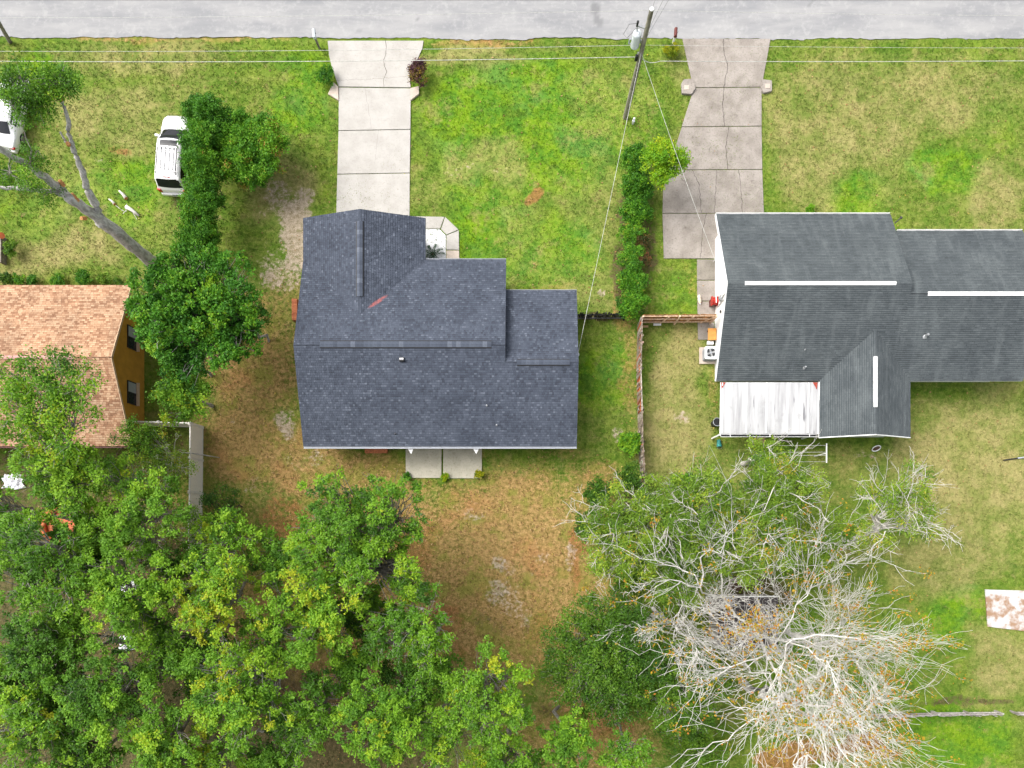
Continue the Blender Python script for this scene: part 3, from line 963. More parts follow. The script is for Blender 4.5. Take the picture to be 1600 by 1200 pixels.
gable_wall(house, M['wall_grey'], yF - 1, yW - .4, xL + .45, xW - .45, xWr, ze + .0, zW - .17, axis='Y')
gr_ = MB().box((xWr + .1, yW - .385, 1.08), (4.6, .04, 2.15)).build("garage_door", M['white'], house)
ridge_vent(house, P(500, 538, zR), P(768, 538, zR), .46, p, M['roof_slate'], M['black'])
ridge_vent(house, (xWr, P(0, 346, zW).y, zW), (xWr, P(0, 463, zW).y, zW), .46, p, M['roof_slate'], M['black'])
ridge_vent(house, (P(808, 0, zE).x, yE, zE), (P(890, 0, zE).x, yE, zE), .42, p, M['roof_slate'], M['black'])
gutter(house, (xL, yB - .005, ze - .005), (xE, yB - .005, ze - .005), w=.15, mat='soffit')
gutter(house, (xM, yF + .005, ze - .005), (xW, yF + .005, ze - .005), w=.10, mat='soffit')
gutter(house, (xE, yEF + .005, ze - .005), (xM, yEF + .005, ze - .005), w=.06, mat='soffit')
# roof vent hood and pipes on the back slope
q = P(628, 562, 4.4); zq = ze + p * (q.y - yB)
v0 = MB().box((q.x, q.y, zq + .12), (.30, .26, .22)).build("vent_hood", M['black'], house, bevel=.03)
MB().box((q.x, q.y + .02, zq + .245), (.24, .10, .03)).build("cap", M['galv'], v0)
for (a, b) in ((761, 635), (617, 677), (776, 664)):
    q = P(a, b, 3.2); zq = ze + p * (q.y - yB)
    pipe_vent(house, (q.x, q.y, zq), .035, .22, 'dark_metal' if a == 617 else 'galv')
# two white triangular porch brackets under the back eave
for a in (640, 742):
    q = P(a + 1, 700, 2.5)
    br = MB()
    y0_ = q.y + .25
    br.v = [(q.x - .34, y0_, 2.52), (q.x + .34, y0_, 2.52), (q.x + .05, y0_ - .62, 2.46), (q.x, y0_, 1.95)]
    br.f = [(0, 2, 1), (0, 3, 2), (1, 2, 3), (0, 1, 3)]; br.m = [0] * 4; br.s = [.5] * 4
    br.build("porch_bracket", M['white'], house)
st = MB()
q0, q1 = P(571, 708), P(606, 708)
st.box(((q0.x + q1.x) / 2, q0.y + .28, .12), (q1.x - q0.x, .6, .24))
tag(st.build("door_step", M['brick'], bevel=.02), "low reddish door step under the back eave of the slate house", "step")
# stack of orange bricks beside the left wall
bs = empty("brick_stack", P(464, 486), "stack of orange bricks against the left wall of the slate house", "bricks")
bm_ = None
for k in range(13):
    for lv in range(5):
        if bm_ is None:
            bm_ = MB().box((0, 0, 0), (.34, .095, .075)).build("brick", M['brick'], bs)
            ob = bm_
        else:
            ob = bm_.copy(); COL.objects.link(ob)
        ob.matrix_parent_inverse = Matrix.Identity(4)
        ob.location = (random.uniform(-.012, .012) - .05, -.65 + k * .108, .04 + lv * .08)

# ---- the white walled house on the right
ze, p = 2.6, .49
aX0, aX1, aY0, aY1 = 11.92, 22.85, 9.44, 19.88
aYr = (aY0 + aY1) / 2; aZr = ze + p * (aYr - aY0)
bX0, bX1, bY0, bY1 = 22.6, 31.16, 9.42, 18.83
bYr = (bY0 + bY1) / 2; bZr = ze + p * (bYr - bY0)
cX0, cX1, cY0 = 18.39, 24.09, 5.9
cXr = (cX0 + cX1) / 2; cZr = ze + p * (cXr - cX0); cYv = aY0 + (cZr - ze) / p
rh = empty("white_wall_house", (22, 13, 0), "long white walled house with charcoal shingle roof and white ridge vents on the right", "house")
sB, sF = Vector((0, 1, p)), Vector((0, -1, p))
planes = [
    ([(aX0, aY0, ze), (aX1, aY0, ze), (aX1, aYr, aZr), (aX0, aYr, aZr)], (aX0, aY0, ze), ex_, sB),
    ([(aX0, aY1, ze), (aX1, aY1, ze), (aX1, aYr, aZr), (aX0, aYr, aZr)], (aX0, aY1, ze), ex_, sF),
    ([(aX1 - .05, bY0, ze - .004), (bX1, bY0, ze - .004), (bX1, bYr, bZr), (aX1 - .05, bYr, bZr)], (aX0, bY0, ze - .004), ex_, sB),
    ([(bX0, bY1, ze), (bX1, bY1, ze), (bX1, bYr, bZr), (bX0, bYr, bZr)], (bX0, bY1, ze), ex_, sF),
    ([(cX0, cY0, ze), (cX0, aY0, ze), (cXr, cYv, cZr), (cXr, cY0, cZr)], (cX0, cY0, ze), ey_, Vector((1, 0, p))),
    ([(cX1, cY0, ze), (cX1, aY0, ze), (cXr, cYv, cZr), (cXr, cY0, cZr)], (cX1, cY0, ze), ey_, Vector((-1, 0, p))),
]
roof(rh, planes, M['roof_charcoal'], .127, (.305, .305), sh_char, M['white'], seed=20, shadow_band=.18)
gable_wall(rh, M['wall_white'], aX0 + .62, aX1 - .2, aY0 + .5, aY1 - .5, aYr, ze + .0, aZr - .17)
gable_wall(rh, M['wall_white'], aX1 - .4, bX1 - .4, bY0 + .5, bY1 - .5, bYr, ze + .0, bZr - .17)
gable_wall(rh, M['wall_white'], cY0 + .35, aY0 + 1, cX0 + .4, cX1 - .4, cXr, ze + .0, cZr - .17, axis='Y')
ridge_vent(rh, P(1164, 446, aZr).xy.to_3d() * 0 + Vector((P(1164, 0, aZr).x, aYr, aZr)), (P(1400, 0, aZr).x, aYr, aZr), .22, p, None, M['white'], solid=True)
ridge_vent(rh, (P(1450, 0, bZr).x, bYr, bZr), (bX1 - .05, bYr, bZr), .24, p, None, M['white'], solid=True)
ridge_vent(rh, (cXr, P(0, 557, cZr).y, cZr), (cXr, P(0, 636, cZr).y, cZr), .24, p, None, M['white'], solid=True)
gutter(rh, (aX1, aY1 + .005, ze - .01), (aX0, aY1 + .005, ze - .01), w=.11)
gutter(rh, (bX1, bY1 + .005, ze - .01), (aX1 + .45, bY1 + .005, ze - .01), w=.11)
fb = MB()
fb.bar((cX0, cY0 - .03, ze - .06), (cXr, cY0 - .03, cZr - .06), .05, .16); fb.bar((cXr, cY0 - .03, cZr - .06), (cX1, cY0 - .03, ze - .06), .05, .16)
fb.build("fascia_board", M['white'], rh)
fb = MB()
fb.bar((aX0 - .03, aY0, ze - .07), (aX0 - .03, aYr, aZr - .07), .05, .18); fb.bar((aX0 - .03, aYr, aZr - .07), (aX0 - .03, aY1, ze - .07), .05, .18)
fb.build("fascia_board", M['white'], rh)
pv = pipe_vent(rh, (P(1451, 522, 4.2).x, P(0, 522, 4.2).y, ze + p * (P(0, 522, 4.2).y - bY0)), .07, .35, 'galv')
pipe_vent(rh, (P(1257, 574, 3.0).x, P(0, 574, 3.0).y, ze + p * (P(0, 574, 3.0).y - aY0)), .05, .25, 'galv')
pipe_vent(rh, (P(1258, 546, 3.5).x, P(0, 546, 3.5).y, ze + p * (P(0, 546, 3.5).y - aY0)), .03, .12, 'galv')
# rotating dark arm beyond the eave (lamp bracket)
lb = MB()
a_, b_ = P(1398, 349, 2.5), P(1407, 341, 2.7)
lb.tube([a_, b_], .04, 8)
lb.tube([b_, b_ + Vector((.06, .06, .02))], [.07, .1], 8)
lb.build("flood_lamp", M['dark_metal'], rh)
# electric meter, conduits and a small outlet on the white gable wall
wx = aX0 + .62
mt = MB()
mt.box((wx - .06, P(0, 466, 1.6).y, 1.6), (.1, .3, .42)); mt.tube([(wx - .12, P(0, 466, 1.6).y, 1.66), (wx - .2, P(0, 466, 1.6).y, 1.66)], .1, 12)
mt.build("electric_meter", M['galv'], rh)
cd = MB(); yq = P(0, 466, 1.8).y
cd.tube([(wx - .05, yq, 1.8), (wx - .05, yq + .1, 3.2), (wx - .2, yq + .15, 3.9)], .03, 8)
cd.tube([(wx - .05, yq - .25, .8), (wx - .05, yq - .2, 2.2)], .025, 8)
cd.build("conduit", M['galv'], rh)
MB().box((wx - .04, P(0, 487, 1.5).y, 1.5), (.08, .16, .12)).build("outlet_box", M['black'], rh)
ds = MB(); ds.tube([(wx - .06, aY1 - .3, 2.5), (wx - .06, aY1 - 3.9, 1.2), (wx - .06, P(0, 408).y, .5), (wx - .06, P(0, 408).y, .02)], .04, 8)
ds.build("downspout", M['white'], rh)

# ---- white metal patio cover
pc = empty("patio_cover", P(1200, 640), "white sheet metal patio cover with dirt streaks behind the white walled house", "patio cover")
us = [1127, 1166, 1197.5, 1230, 1262.5, 1278]
zt, zb = 2.62, 2.42
yt, yb = P(0, 597.5, zt).y, P(0, 678, zb).y
for a, b in zip(us[:-1], us[1:]):
    x0, x1 = P(a, 0, 2.5).x, P(b, 0, 2.5).x
    mb = MB()
    mb.v = [(x0, yb, zb), (x1 - .02, yb, zb), (x1 - .02, yt, zt), (x0, yt, zt), (x0, yb, zb + .04), (x1 - .02, yb, zb + .04), (x1 - .02, yt, zt + .04), (x0, yt, zt + .04)]
    mb.f = [(3, 2, 1, 0), (4, 5, 6, 7), (0, 1, 5, 4), (1, 2, 6, 5), (2, 3, 7, 6), (3, 0, 4, 7)]
    mb.m = [0] * 6; mb.s = [.5] * 6
    mb.build("roof_panel", M['patio_roof'], pc)
    sm = MB()
    for xx in ([x0 + .03] if a == us[0] else [x0 - .01]):
        sm.bar((xx, yb + .05, zb + .055), (xx, yt - .03, zt + .055), .07, .04)
    sm.build("seam", M['white'], pc)
x0, x1 = P(1127, 0, 2.5).x, P(1278, 0, 2.5).x
MB().bar((x1 + .01, yb, zb + .03), (x1 + .01, yt, zt + .03), .06, .09).build("edge_trim", M['white'], pc)
MB().bar((x0 - .05, yb - .1, zb + .01), (x0 - .05, yt, zt + .01), .07, .12).build("edge_trim", M['white'], pc)
g_ = gutter(pc, (x0, yb - .01, zb + .02), (x1, yb - .01, zb + .02), w=.18, mat='white')
MB().box(((x0 + x1) / 2, yb - .10, zb - .055), (x1 - x0 - .06, .12, .02)).build("gutter_dark_strip", M['black'], pc)  # black strip along the gutter floor
for a in (1141, 1172, 1203, 1265):
    x = P(a, 0, 2.45).x
    MB().box((x, yb - .1, zb + .025), (.04, .2, .02)).build("gutter_strap", M['white'], pc)
for a in (1128, 1200, 1276):
    x = P(a, 0, 2.4).x
    MB().box((x, yb + .02, 1.19), (.09, .09, 2.4)).build("post", M['white'], pc)
for (a, b, s_) in ((1130, 600, 1), (1274, 600, -1)):
    q = P(a, b, 2.68)
    mb = MB(); mb.face([(q.x - .14 * s_, q.y + .1, 2.69), (q.x + .15 * s_, q.y + .1, 2.69), (q.x - .1 * s_, q.y - .35, 2.675)]); mb.face([(q.x - .14 * s_, q.y + .1, 2.66), (q.x - .1 * s_, q.y - .35, 2.65), (q.x + .15 * s_, q.y + .1, 2.66)])
    mb.build("rust_patch", M['rust_red'], pc)

# ---- the tan roofed house on the left
ze, p = 2.6, .43
lX0, lX1, lY0, lY1 = -45.0, -24.8, 5.34, 15.42
lYr = (lY0 + lY1) / 2; lZr = ze + p * (lYr - lY0)
lh = empty("tan_roof_house", (-32, 10, 0), "house with tan shingle roof and mustard gable wall on the left", "house")
sB, sF = Vector((0, 1, p)), Vector((0, -1, p))
planes = [
    ([(lX0, lY0, ze), (lX1, lY0, ze), (lX1, lYr, lZr), (lX0, lYr, lZr)], (lX1, lY0, ze), ex_, sB),
    ([(lX0, lY1, ze), (lX1, lY1, ze), (lX1, lYr, lZr), (lX0, lYr, lZr)], (lX1, lY1, ze), ex_, sF),
]
roof(lh, planes, M['roof_tan'], .14, (.16, .24), sh_tan, M['sill'], seed=40, shadow_band=.55)
lw = -25.37
gable_wall(lh, M['wall_mustard'], lX0 + .3, lw, lY0 + .4, lY1 - .4, lYr, ze + .0, lZr - .17)
ridge_vent(lh, (lX0, lYr, lZr + .0), (P(116, 0, lZr).x, lYr, lZr), .2, p, None, plain("pink_ridge_metal", (0.50, 0.27, 0.24), .6), solid=True)
fb = MB()
fb.bar((lX1 + .03, lY0, ze - .07), (lX1 + .03, lYr, lZr - .07), .05, .16); fb.bar((lX1 + .03, lYr, lZr - .07), (lX1 + .03, lY1, ze - .07), .05, .16)
fb.build("fascia_board", M['sill'], lh)
gutter(lh, (lX0, lY0 - .005, ze - .01), (lX1, lY0 - .005, ze - .01), w=.1, mat='maroon')
for vv in (528, 614):
    yc = P(0, vv, 1.5).y
    w_ = MB().box((lw + .02, yc, 1.52), (.08, 1.46, .98)).build("window", M['black'], lh)
    MB().box((lw + .065, yc + .34, 1.52), (.02, .62, .86)).build("pane", M['blind'], w_)
    MB().box((lw + .06, yc - .35, 1.52), (.02, .62, .86)).build("pane", M['glass'], w_)
    MB().box((lw + .11, yc, .99), (.26, 1.5, .07)).build("sill", M['sill'], w_)


# ------------------------------------------------------------------ trees and shrubs
def bezier(p0, p1, bend, n, r):
    p0, p1 = np.asarray(p0, float), np.asarray(p1, float)
    mid = (p0 + p1) / 2 + bend
    t = np.linspace(0, 1, n)[:, None]
    q = (1 - t) ** 2 * p0 + 2 * t * (1 - t) * mid + t ** 2 * p1
    L = np.linalg.norm(p1 - p0)
    if n > 2: q[1:-1] += r.normal(0, .035 * L, (n - 2, 3))
    return q


def tubes_mesh(name, paths, sides, mat):
    """paths: list of (points (n,3), radii (n,))"""
    V, F, off = [], [], 0
    ang = np.arange(sides) * 2 * np.pi / sides
    ca, sa = np.cos(ang), np.sin(ang)
    for pts, rad in paths:
        t = np.gradient(pts, axis=0)
        t /= np.linalg.norm(t, axis=1, keepdims=True) + 1e-9
        ref = np.where(np.abs(t[:, 2:3]) > .85, np.array([[1., 0, 0]]), np.array([[0, 0, 1.]]))
        a = np.cross(t, ref); a /= np.linalg.norm(a, axis=1, keepdims=True) + 1e-9
        b = np.cross(t, a)
        ring = pts[:, None, :] + (a[:, None, :] * ca[None, :, None] + b[:, None, :] * sa[None, :, None]) * np.asarray(rad)[:, None, None]
        n = len(pts)
        V.append(ring.reshape(-1, 3))
        i = np.arange(n - 1)[:, None] * sides
        j = np.arange(sides)[None, :]
        jn = (j + 1) % sides
        F.append(np.stack([off + i + j, off + i + jn, off + i + sides + jn, off + i + sides + j], -1).reshape(-1, 4))
        off += n * sides
    return np_mesh(name, np.concatenate(V), np.concatenate(F), mat, smooth=True)


def leaf_mesh(name, c, r, mat, tint, size=(.13, .075), up=.7, axis=None, vary=.35):
    n = len(c)
    nrm = r.normal(0, .55, (n, 3)); nrm[:, 2] += up
    nrm /= np.linalg.norm(nrm, axis=1, keepdims=True)
    a = r.normal(0, 1, (n, 3)) if axis is None else axis + r.normal(0, .35, (n, 3))
    a -= nrm * np.sum(a * nrm, 1, keepdims=True)
    a /= np.linalg.norm(a, axis=1, keepdims=True) + 1e-9
    b = np.cross(nrm, a)
    L = size[0] * r.uniform(1 - vary, 1 + vary, n)[:, None] / 2
    W = size[1] * r.uniform(1 - vary, 1 + vary, n)[:, None] / 2
    V = np.stack([c - a * L, c + b * W + nrm * W * .25, c + a * L, c - b * W + nrm * W * .25], 1).reshape(-1, 3)
    F = np.arange(4 * n).reshape(-1, 4)
    return np_mesh(name, V, F, mat, attrs={'tint': np.clip(tint, 0, 1)})


def ellip(r, n, shell=.55):
    """points in a unit ball, biased to the outer shell"""
    q = r.normal(0, 1, (n, 3))
    q /= np.linalg.norm(q, axis=1, keepdims=True)
    return q * (shell + (1 - shell) * r.random((n, 1)) ** .6)


def make_tree(name, label, cat, group, crown, seed, leaf, bark, dens=1.0, leaf_size=(.15, .085), tint=(.45, .16, .12), base=None,
              lobes=6, clump=.62, per=95, flat=.62, bare=.0, trunk_r=None, twig_len=0.0, yellow=0.0, up=.7, lobe_r=(.42, .62), low=None, twig_r=.013, sub=0.0, forks=0.0):
    """crown = (u, v, radius in pixels, height of crown centre). Trunk, limbs and branches reach every leaf clump."""
    r = np.random.default_rng(seed)
    u, v, rp, zc = crown
    C = np.array(P(u, v, zc))
    R = rp * S * (1 - zc / H)
    bx = C[:2] + r.normal(0, R * .12, 2) if base is None else np.array(P(*base))[:2]
    e = empty(name, (bx[0], bx[1], 0), label, cat, group)
    # lobes of the crown
    cen, rad = [C + np.array([0, 0, R * .12])], [R * .5]
    a0 = r.uniform(0, 6.28)
    for k in range(lobes):
        a = a0 + 2 * np.pi * k / lobes + r.normal(0, .25)
        lr = R * r.uniform(*lobe_r)
        dd = (R - lr) * r.uniform(.85, 1.12)
        cen.append(C + np.array([np.cos(a) * dd, np.sin(a) * dd, r.uniform(-.35, .2) * R * flat]))
        rad.append(lr)
    paths, thin, leaves, tints = [], [], [], []
    tr = trunk_r or max(.06, R * .055)
    fork_z = max(.25, (zc - R * flat) * r.uniform(.7, .95)) if low is None else low
    fork = np.array([bx[0] * .75 + C[0] * .25, bx[1] * .75 + C[1] * .25, fork_z])
    pts = bezier((bx[0], bx[1], -.15), fork, r.normal(0, .05 * zc, 3) * [1, 1, 0], 6, r)
    paths.append((pts, np.linspace(tr * 1.25, tr * .62, 6)))
    for lc, lr in zip(cen, rad):
        mid = lc - np.array([0, 0, lr * flat * .45])
        lp = bezier(fork, mid, np.array([*r.normal(0, .12, 2) * R, R * .12]), 7, r)
        paths.append((lp, np.linspace(tr * .6, tr * .16, 7)))
        ncl = max(3, int(dens * 1.5 * (lr / (clump if sub == 0 else .6)) ** 2 * 2.2))
        if r.random() < forks:                            # bleached forked limb standing out of the leaves
            def spread(p, dv, L, rad, lev):
                dv = dv / (np.linalg.norm(dv) + 1e-6)
                q_ = bezier(p, p + dv * L, r.normal(0, .1 * L, 3), 5, r)
                thin.append((q_, np.linspace(rad, max(.008, rad * .45), 5)))
                if lev:
                    for k_ in range(4 if lev > 1 else 3):
                        n_ = r.integers(1, 5)
                        spread(q_[n_], dv + r.normal(0, .6, 3) * [1, 1, .5], L * r.uniform(.4, .65), rad * r.uniform(.5, .65), lev - 1)
            ov = lc - C; ov[2] = R * .15
            spread(lc + [0, 0, lr * flat * .42], ov + r.normal(0, .5 * R, 3) * [1, 1, .2], r.uniform(1.3, 2.3), .034, 2)
        lt = tint[0] + r.normal(0, tint[1] * .5)
        if sub > 0:
            ns = max(3, int(sub * (lr / .8) ** 2 * 2.2))
            sc = ellip(r, ns, .62); sc[:, 2] = np.abs(sc[:, 2]) * np.where(r.random(ns) < .25, -.5, 1)
            sc = lc + sc * np.array([lr, lr, lr * flat])
            sr = r.uniform(.42, .85, ns)
            st_ = r.normal(0, tint[1], ns)
            w_ = r.integers(0, ns, ncl)
            q = ellip(r, ncl, .7); q[:, 2] = np.abs(q[:, 2]) - .25
            cc = sc[w_] + q * sr[w_][:, None] * np.array([1, 1, .8])
            ctn = st_[w_] + r.normal(0, tint[1] * .35, ncl)
        else:
            q = ellip(r, ncl, .5)
            q[:, 2] = np.where(q[:, 2] < -.35, -q[:, 2] * .6, q[:, 2])
            cc = lc + q * np.array([lr, lr, lr * flat])
            ctn = r.normal(0, tint[1], ncl)
        for k in range(ncl):
            s0 = lp[r.integers(3, 7)]
            bp = bezier(s0, cc[k], r.normal(0, .12 * lr, 3), 4, r)
            thin.append((bp, np.linspace(max(tr * .16 + .004, twig_r * 1.4), max(.007, twig_r * .7), 4)))
            if twig_len > 0:
                for _ in range(1 if twig_r > .015 else 2):
                    dv = cc[k] - lc + r.normal(0, .5 * lr, 3); dv /= np.linalg.norm(dv) + 1e-6
                    st = bp[r.integers(2, 4)]
                    tp = bezier(st, st + dv * twig_len * r.uniform(.5, 1.2) + [0, 0, .12 + .3 * (twig_r > .015)], r.normal(0, .07 * twig_len, 3), 3, r)
                    thin.append((tp, np.linspace(twig_r, twig_r * .4, 3)))
                    for _b in range(2 if twig_r > .015 else 0):
                        e2 = tp[1] + (tp[2] - tp[1]) * r.uniform(.6, 1.1) + r.normal(0, .22 * twig_len, 3)
                        thin.append((np.stack([tp[1], (tp[1] + e2) / 2 + r.normal(0, .03, 3), e2]), np.array([twig_r * .6, twig_r * .45, twig_r * .3])))
            if r.random() < bare: continue
            nl = max(6, int(per * r.uniform(.55, 1.35)))
            cr = clump * r.uniform(.75, 1.25)
            g = r.normal(0, .36, (nl, 3)) * np.array([cr, cr, cr * .55])
            leaves.append(cc[k] + g)
            ct = lt + ctn[k]
            if r.random() < yellow: ct += r.uniform(.2, .36)
            tints.append(ct + r.normal(0, tint[2], nl))
    link("trunk", tubes_mesh("trunk", paths, 9, bark), e)
    link("branches", tubes_mesh("branches", thin, 3, bark), e)
    lf = np.concatenate(leaves)
    lf[:, 2] = np.maximum(lf[:, 2], .04)
    link("crown", leaf_mesh("crown", lf, r, leaf, np.concatenate(tints), leaf_size, up), e)
    return e


lx, ly = LITTER
lc = np.stack([lx, ly, ground_z(lx, ly) + rng.uniform(.02, .07, len(lx))], 1)
M['leaf_litter'] = leaf_mat("fallen_leaf", [(0.0, (0.14, 0.07, 0.03)), (0.5, (0.30, 0.16, 0.06)), (0.9, (0.42, 0.29, 0.13)), (1.0, (0.48, 0.38, 0.05))], trans=0.1)
tag(link("leaf_litter", leaf_mesh("leaf_litter", lc, rng, M['leaf_litter'], rng.random(len(lx)), (.13, .075), 2.0)), "fallen brown leaves scattered over the bare yard", "leaf litter", None, "stuff")

OAK = dict(leaf=M['leaf_oak'], bark=M['bark_grey'], leaf_size=(.17, .10), up=.95)
G1 = "oaks of the wood behind the houses"
W = [  # u, v, r, z, seed, tint, yellow, label
    (560, 845, 118, 8.0, 1, .56, .05, "broad bright green oak nearest the back patio"),
    (487, 965, 78, 8.5, 2, .66, .08, "bright lime green oak below the broad oak, left of the bare ground"),
    (640, 985, 70, 8.0, 3, .50, .05, "oak at the left edge of the brown clearing"),
    (605, 1130, 72, 8.5, 4, .55, .06, "rounded oak at the bottom edge left of the clearing"),
    (765, 1085, 74, 8.0, 5, .62, .08, "upright light green oak at the bottom of the brown clearing"),
    (372, 1085, 84, 9.5, 6, .60, .12, "tall yellow tipped oak in the middle of the wood's lower edge"),
    (335, 935, 66, 9.5, 7, .68, .35, "oak with yellow turning leaf clumps in the middle of the wood"),
    (185, 930, 80, 10.0, 8, .58, .06, "tall oak left of the yellow turning oak"),
    (60, 890, 82, 10.0, 9, .42, .03, "dark green oak at the left edge of the wood"),
    (205, 800, 78, 8.5, 10, .52, .05, "oak below the small clearing left of the beige fence"),
    (90, 745, 70, 9.0, 11, .60, .06, "light green oak below the tan roof at the left edge"),
    (345, 850, 55, 7.5, 12, .62, .05, "small bright oak below the end of the beige fence"),
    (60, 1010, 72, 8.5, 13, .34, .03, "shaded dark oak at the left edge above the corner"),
    (165, 1085, 82, 9.0, 14, .42, .05, "oak filling the lower left of the wood"),
    (25, 1140, 70, 9.5, 15, .62, .30, "yellowing oak in the bottom left corner"),
    (255, 1165, 66, 9.5, 16, .58, .10, "oak at the bottom edge between the corner and the tall oak"),
    (478, 1120, 60, 8.0, 17, .46, .04, "medium oak at the bottom edge right of the tall yellow tipped oak"),
    (545, 1045, 48, 6.5, 18, .42, .10, "small dark oak in the shade between the lime oak and the bottom edge"),
    (690, 1150, 52, 7.5, 19, .52, .05, "oak at the bottom edge just left of the upright light green oak"),
    (885, 1160, 48, 7.0, 20, .56, .05, "slim oak at the bottom edge below the dark evergreen"),
    (985, 1180, 40, 6.5, 21, .58, .05, "small oak crown at the bottom edge left of the bare trees"),
    (430, 870, 42, 6.5, 22, .44, .05, "small oak between the broad oak and the beige fence"),
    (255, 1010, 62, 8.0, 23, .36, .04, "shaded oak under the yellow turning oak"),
    (120, 840, 50, 7.5, 24, .40, .03, "oak half hidden left of the small clearing"),
    (415, 1000, 48, 7.0, 25, .45, .04, "oak squeezed between the lime oak and the tall oak"),
    (110, 985, 46, 8.0, 26, .48, .04, "oak between the dark edge oak and the tall oak"),
    (330, 1190, 50, 8.0, 27, .62, .25, "yellow green oak crown cut by the bottom edge"),
    (690, 1060, 40, 6.0, 28, .40, .04, "low dark oak beside the bottom of the clearing"),
    (130, 1190, 70, 7.5, 29, .40, .05, "oak crown cut by the bottom edge right of the yellowing corner oak"),
    (430, 1195, 62, 7.0, 30, .44, .05, "oak crown cut by the bottom edge below the medium oak"),
    (790, 1195, 58, 6.0, 131, .50, .05, "oak crown cut by the bottom edge below the upright light green oak"),
    (-10, 810, 60, 9.0, 132, .40, .03, "oak crown cut by the left edge below the light green oak"),
    (280, 900, 46, 5.5, 133, .28, .0, "dark low oak under the gap left of the yellow turning oak"),  # dark low oaks from here: understorey shade put into the leaf tint
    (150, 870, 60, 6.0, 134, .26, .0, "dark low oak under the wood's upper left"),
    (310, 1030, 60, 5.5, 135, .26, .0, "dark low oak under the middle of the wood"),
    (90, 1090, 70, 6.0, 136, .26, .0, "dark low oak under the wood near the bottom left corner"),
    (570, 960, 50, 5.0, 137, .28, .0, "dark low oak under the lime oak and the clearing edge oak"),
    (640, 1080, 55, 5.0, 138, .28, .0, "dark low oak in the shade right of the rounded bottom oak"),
    (-5, 1060, 60, 8.0, 139, .44, .0, "oak crown cut by the left edge above the corner oak"),
]
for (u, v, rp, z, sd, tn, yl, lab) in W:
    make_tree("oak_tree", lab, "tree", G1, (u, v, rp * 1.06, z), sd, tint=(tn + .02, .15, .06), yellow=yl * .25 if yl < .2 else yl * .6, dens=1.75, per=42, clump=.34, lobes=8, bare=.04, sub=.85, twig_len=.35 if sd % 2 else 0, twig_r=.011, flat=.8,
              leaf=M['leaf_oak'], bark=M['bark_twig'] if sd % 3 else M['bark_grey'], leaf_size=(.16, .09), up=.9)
# oak over the tan roof: thinner, limbs show
make_tree("oak_tree", "thin oak reaching over the tan roof", "tree", G1, (72, 632, 98, 10.0), 31, M['leaf_oak'], M['bark_grey'], dens=.8, per=70, clump=.6,
          leaf_size=(.15, .085), tint=(.52, .14, .1), lobes=8, base=(150, 735), bare=.06, twig_len=.5)
# undergrowth by the beige fence
for (u, v, rp, z, sd, tn, lab, lf) in (
        (255, 725, 58, 3.0, 41, .58, "loose yellow green brush inside the corner of the beige fence", 'leaf_sparse'),
        (215, 690, 40, 3.5, 42, .5, "leafy green brush at the tan house's corner", 'leaf_oak'),
        (175, 745, 38, 4.0, 43, .4, "dark scrub below the tan roof", 'leaf_oak'),
        (345, 790, 34, 2.6, 44, .25, "dark shrub at the lower end of the beige fence", 'leaf_dark'),
        (300, 830, 40, 2.5, 45, .45, "weedy brush below the beige fence", 'leaf_sparse'),
        (230, 850, 44, 2.2, 46, .4, "thin weedy brush in the small clearing of the wood", 'leaf_sparse')):
    make_tree("brush", lab, "shrub", "brush around the beige fence", (u, v, rp, z), sd, M[lf], M['bark_pale' if lf == 'leaf_sparse' else 'bark_brown'], dens=.6 if lf == 'leaf_sparse' else .9, per=60,
              clump=.45, leaf_size=(.12, .06), tint=(tn, .16, .12), lobes=6, bare=.1, twig_len=.35, trunk_r=.05)

# dense trees beside the tan house
make_tree("broadleaf_tree", "dense emerald tree between the tan house and the slate house", "tree", None, (312, 486, 106, 5.4), 51, M['leaf_emerald'], M['bark_grey'], dens=2.7, per=48, clump=.36, sub=1.1,
          leaf_size=(.18, .10), tint=(.55, .16, .12), lobes=8, yellow=.03)
make_tree("broadleaf_tree", "smaller light green tree below the emerald tree by the mustard wall", "tree", None, (290, 618, 52, 4.0), 52, M['leaf_oak'], M['bark_grey'], dens=.9, per=90, clump=.5,
          leaf_size=(.16, .09), tint=(.5, .16, .1), lobes=6, yellow=.1)
make_tree("broadleaf_tree", "dark olive tree crown on the right side of the emerald tree", "tree", None, (378, 500, 44, 4.4), 53, M['leaf_dark'], M['bark_grey'], dens=.8, per=90, clump=.5,
          leaf_size=(.15, .07), tint=(.5, .15, .1), lobes=5, bare=.1, twig_len=.3)
make_tree("broadleaf_tree", "blue green young tree under the emerald tree near the mustard wall", "tree", None, (280, 560, 40, 4.6), 54, M['leaf_emerald'], M['bark_grey'], dens=.9, per=90, clump=.45,
          leaf_size=(.15, .08), tint=(.35, .18, .1), lobes=5, yellow=.08)
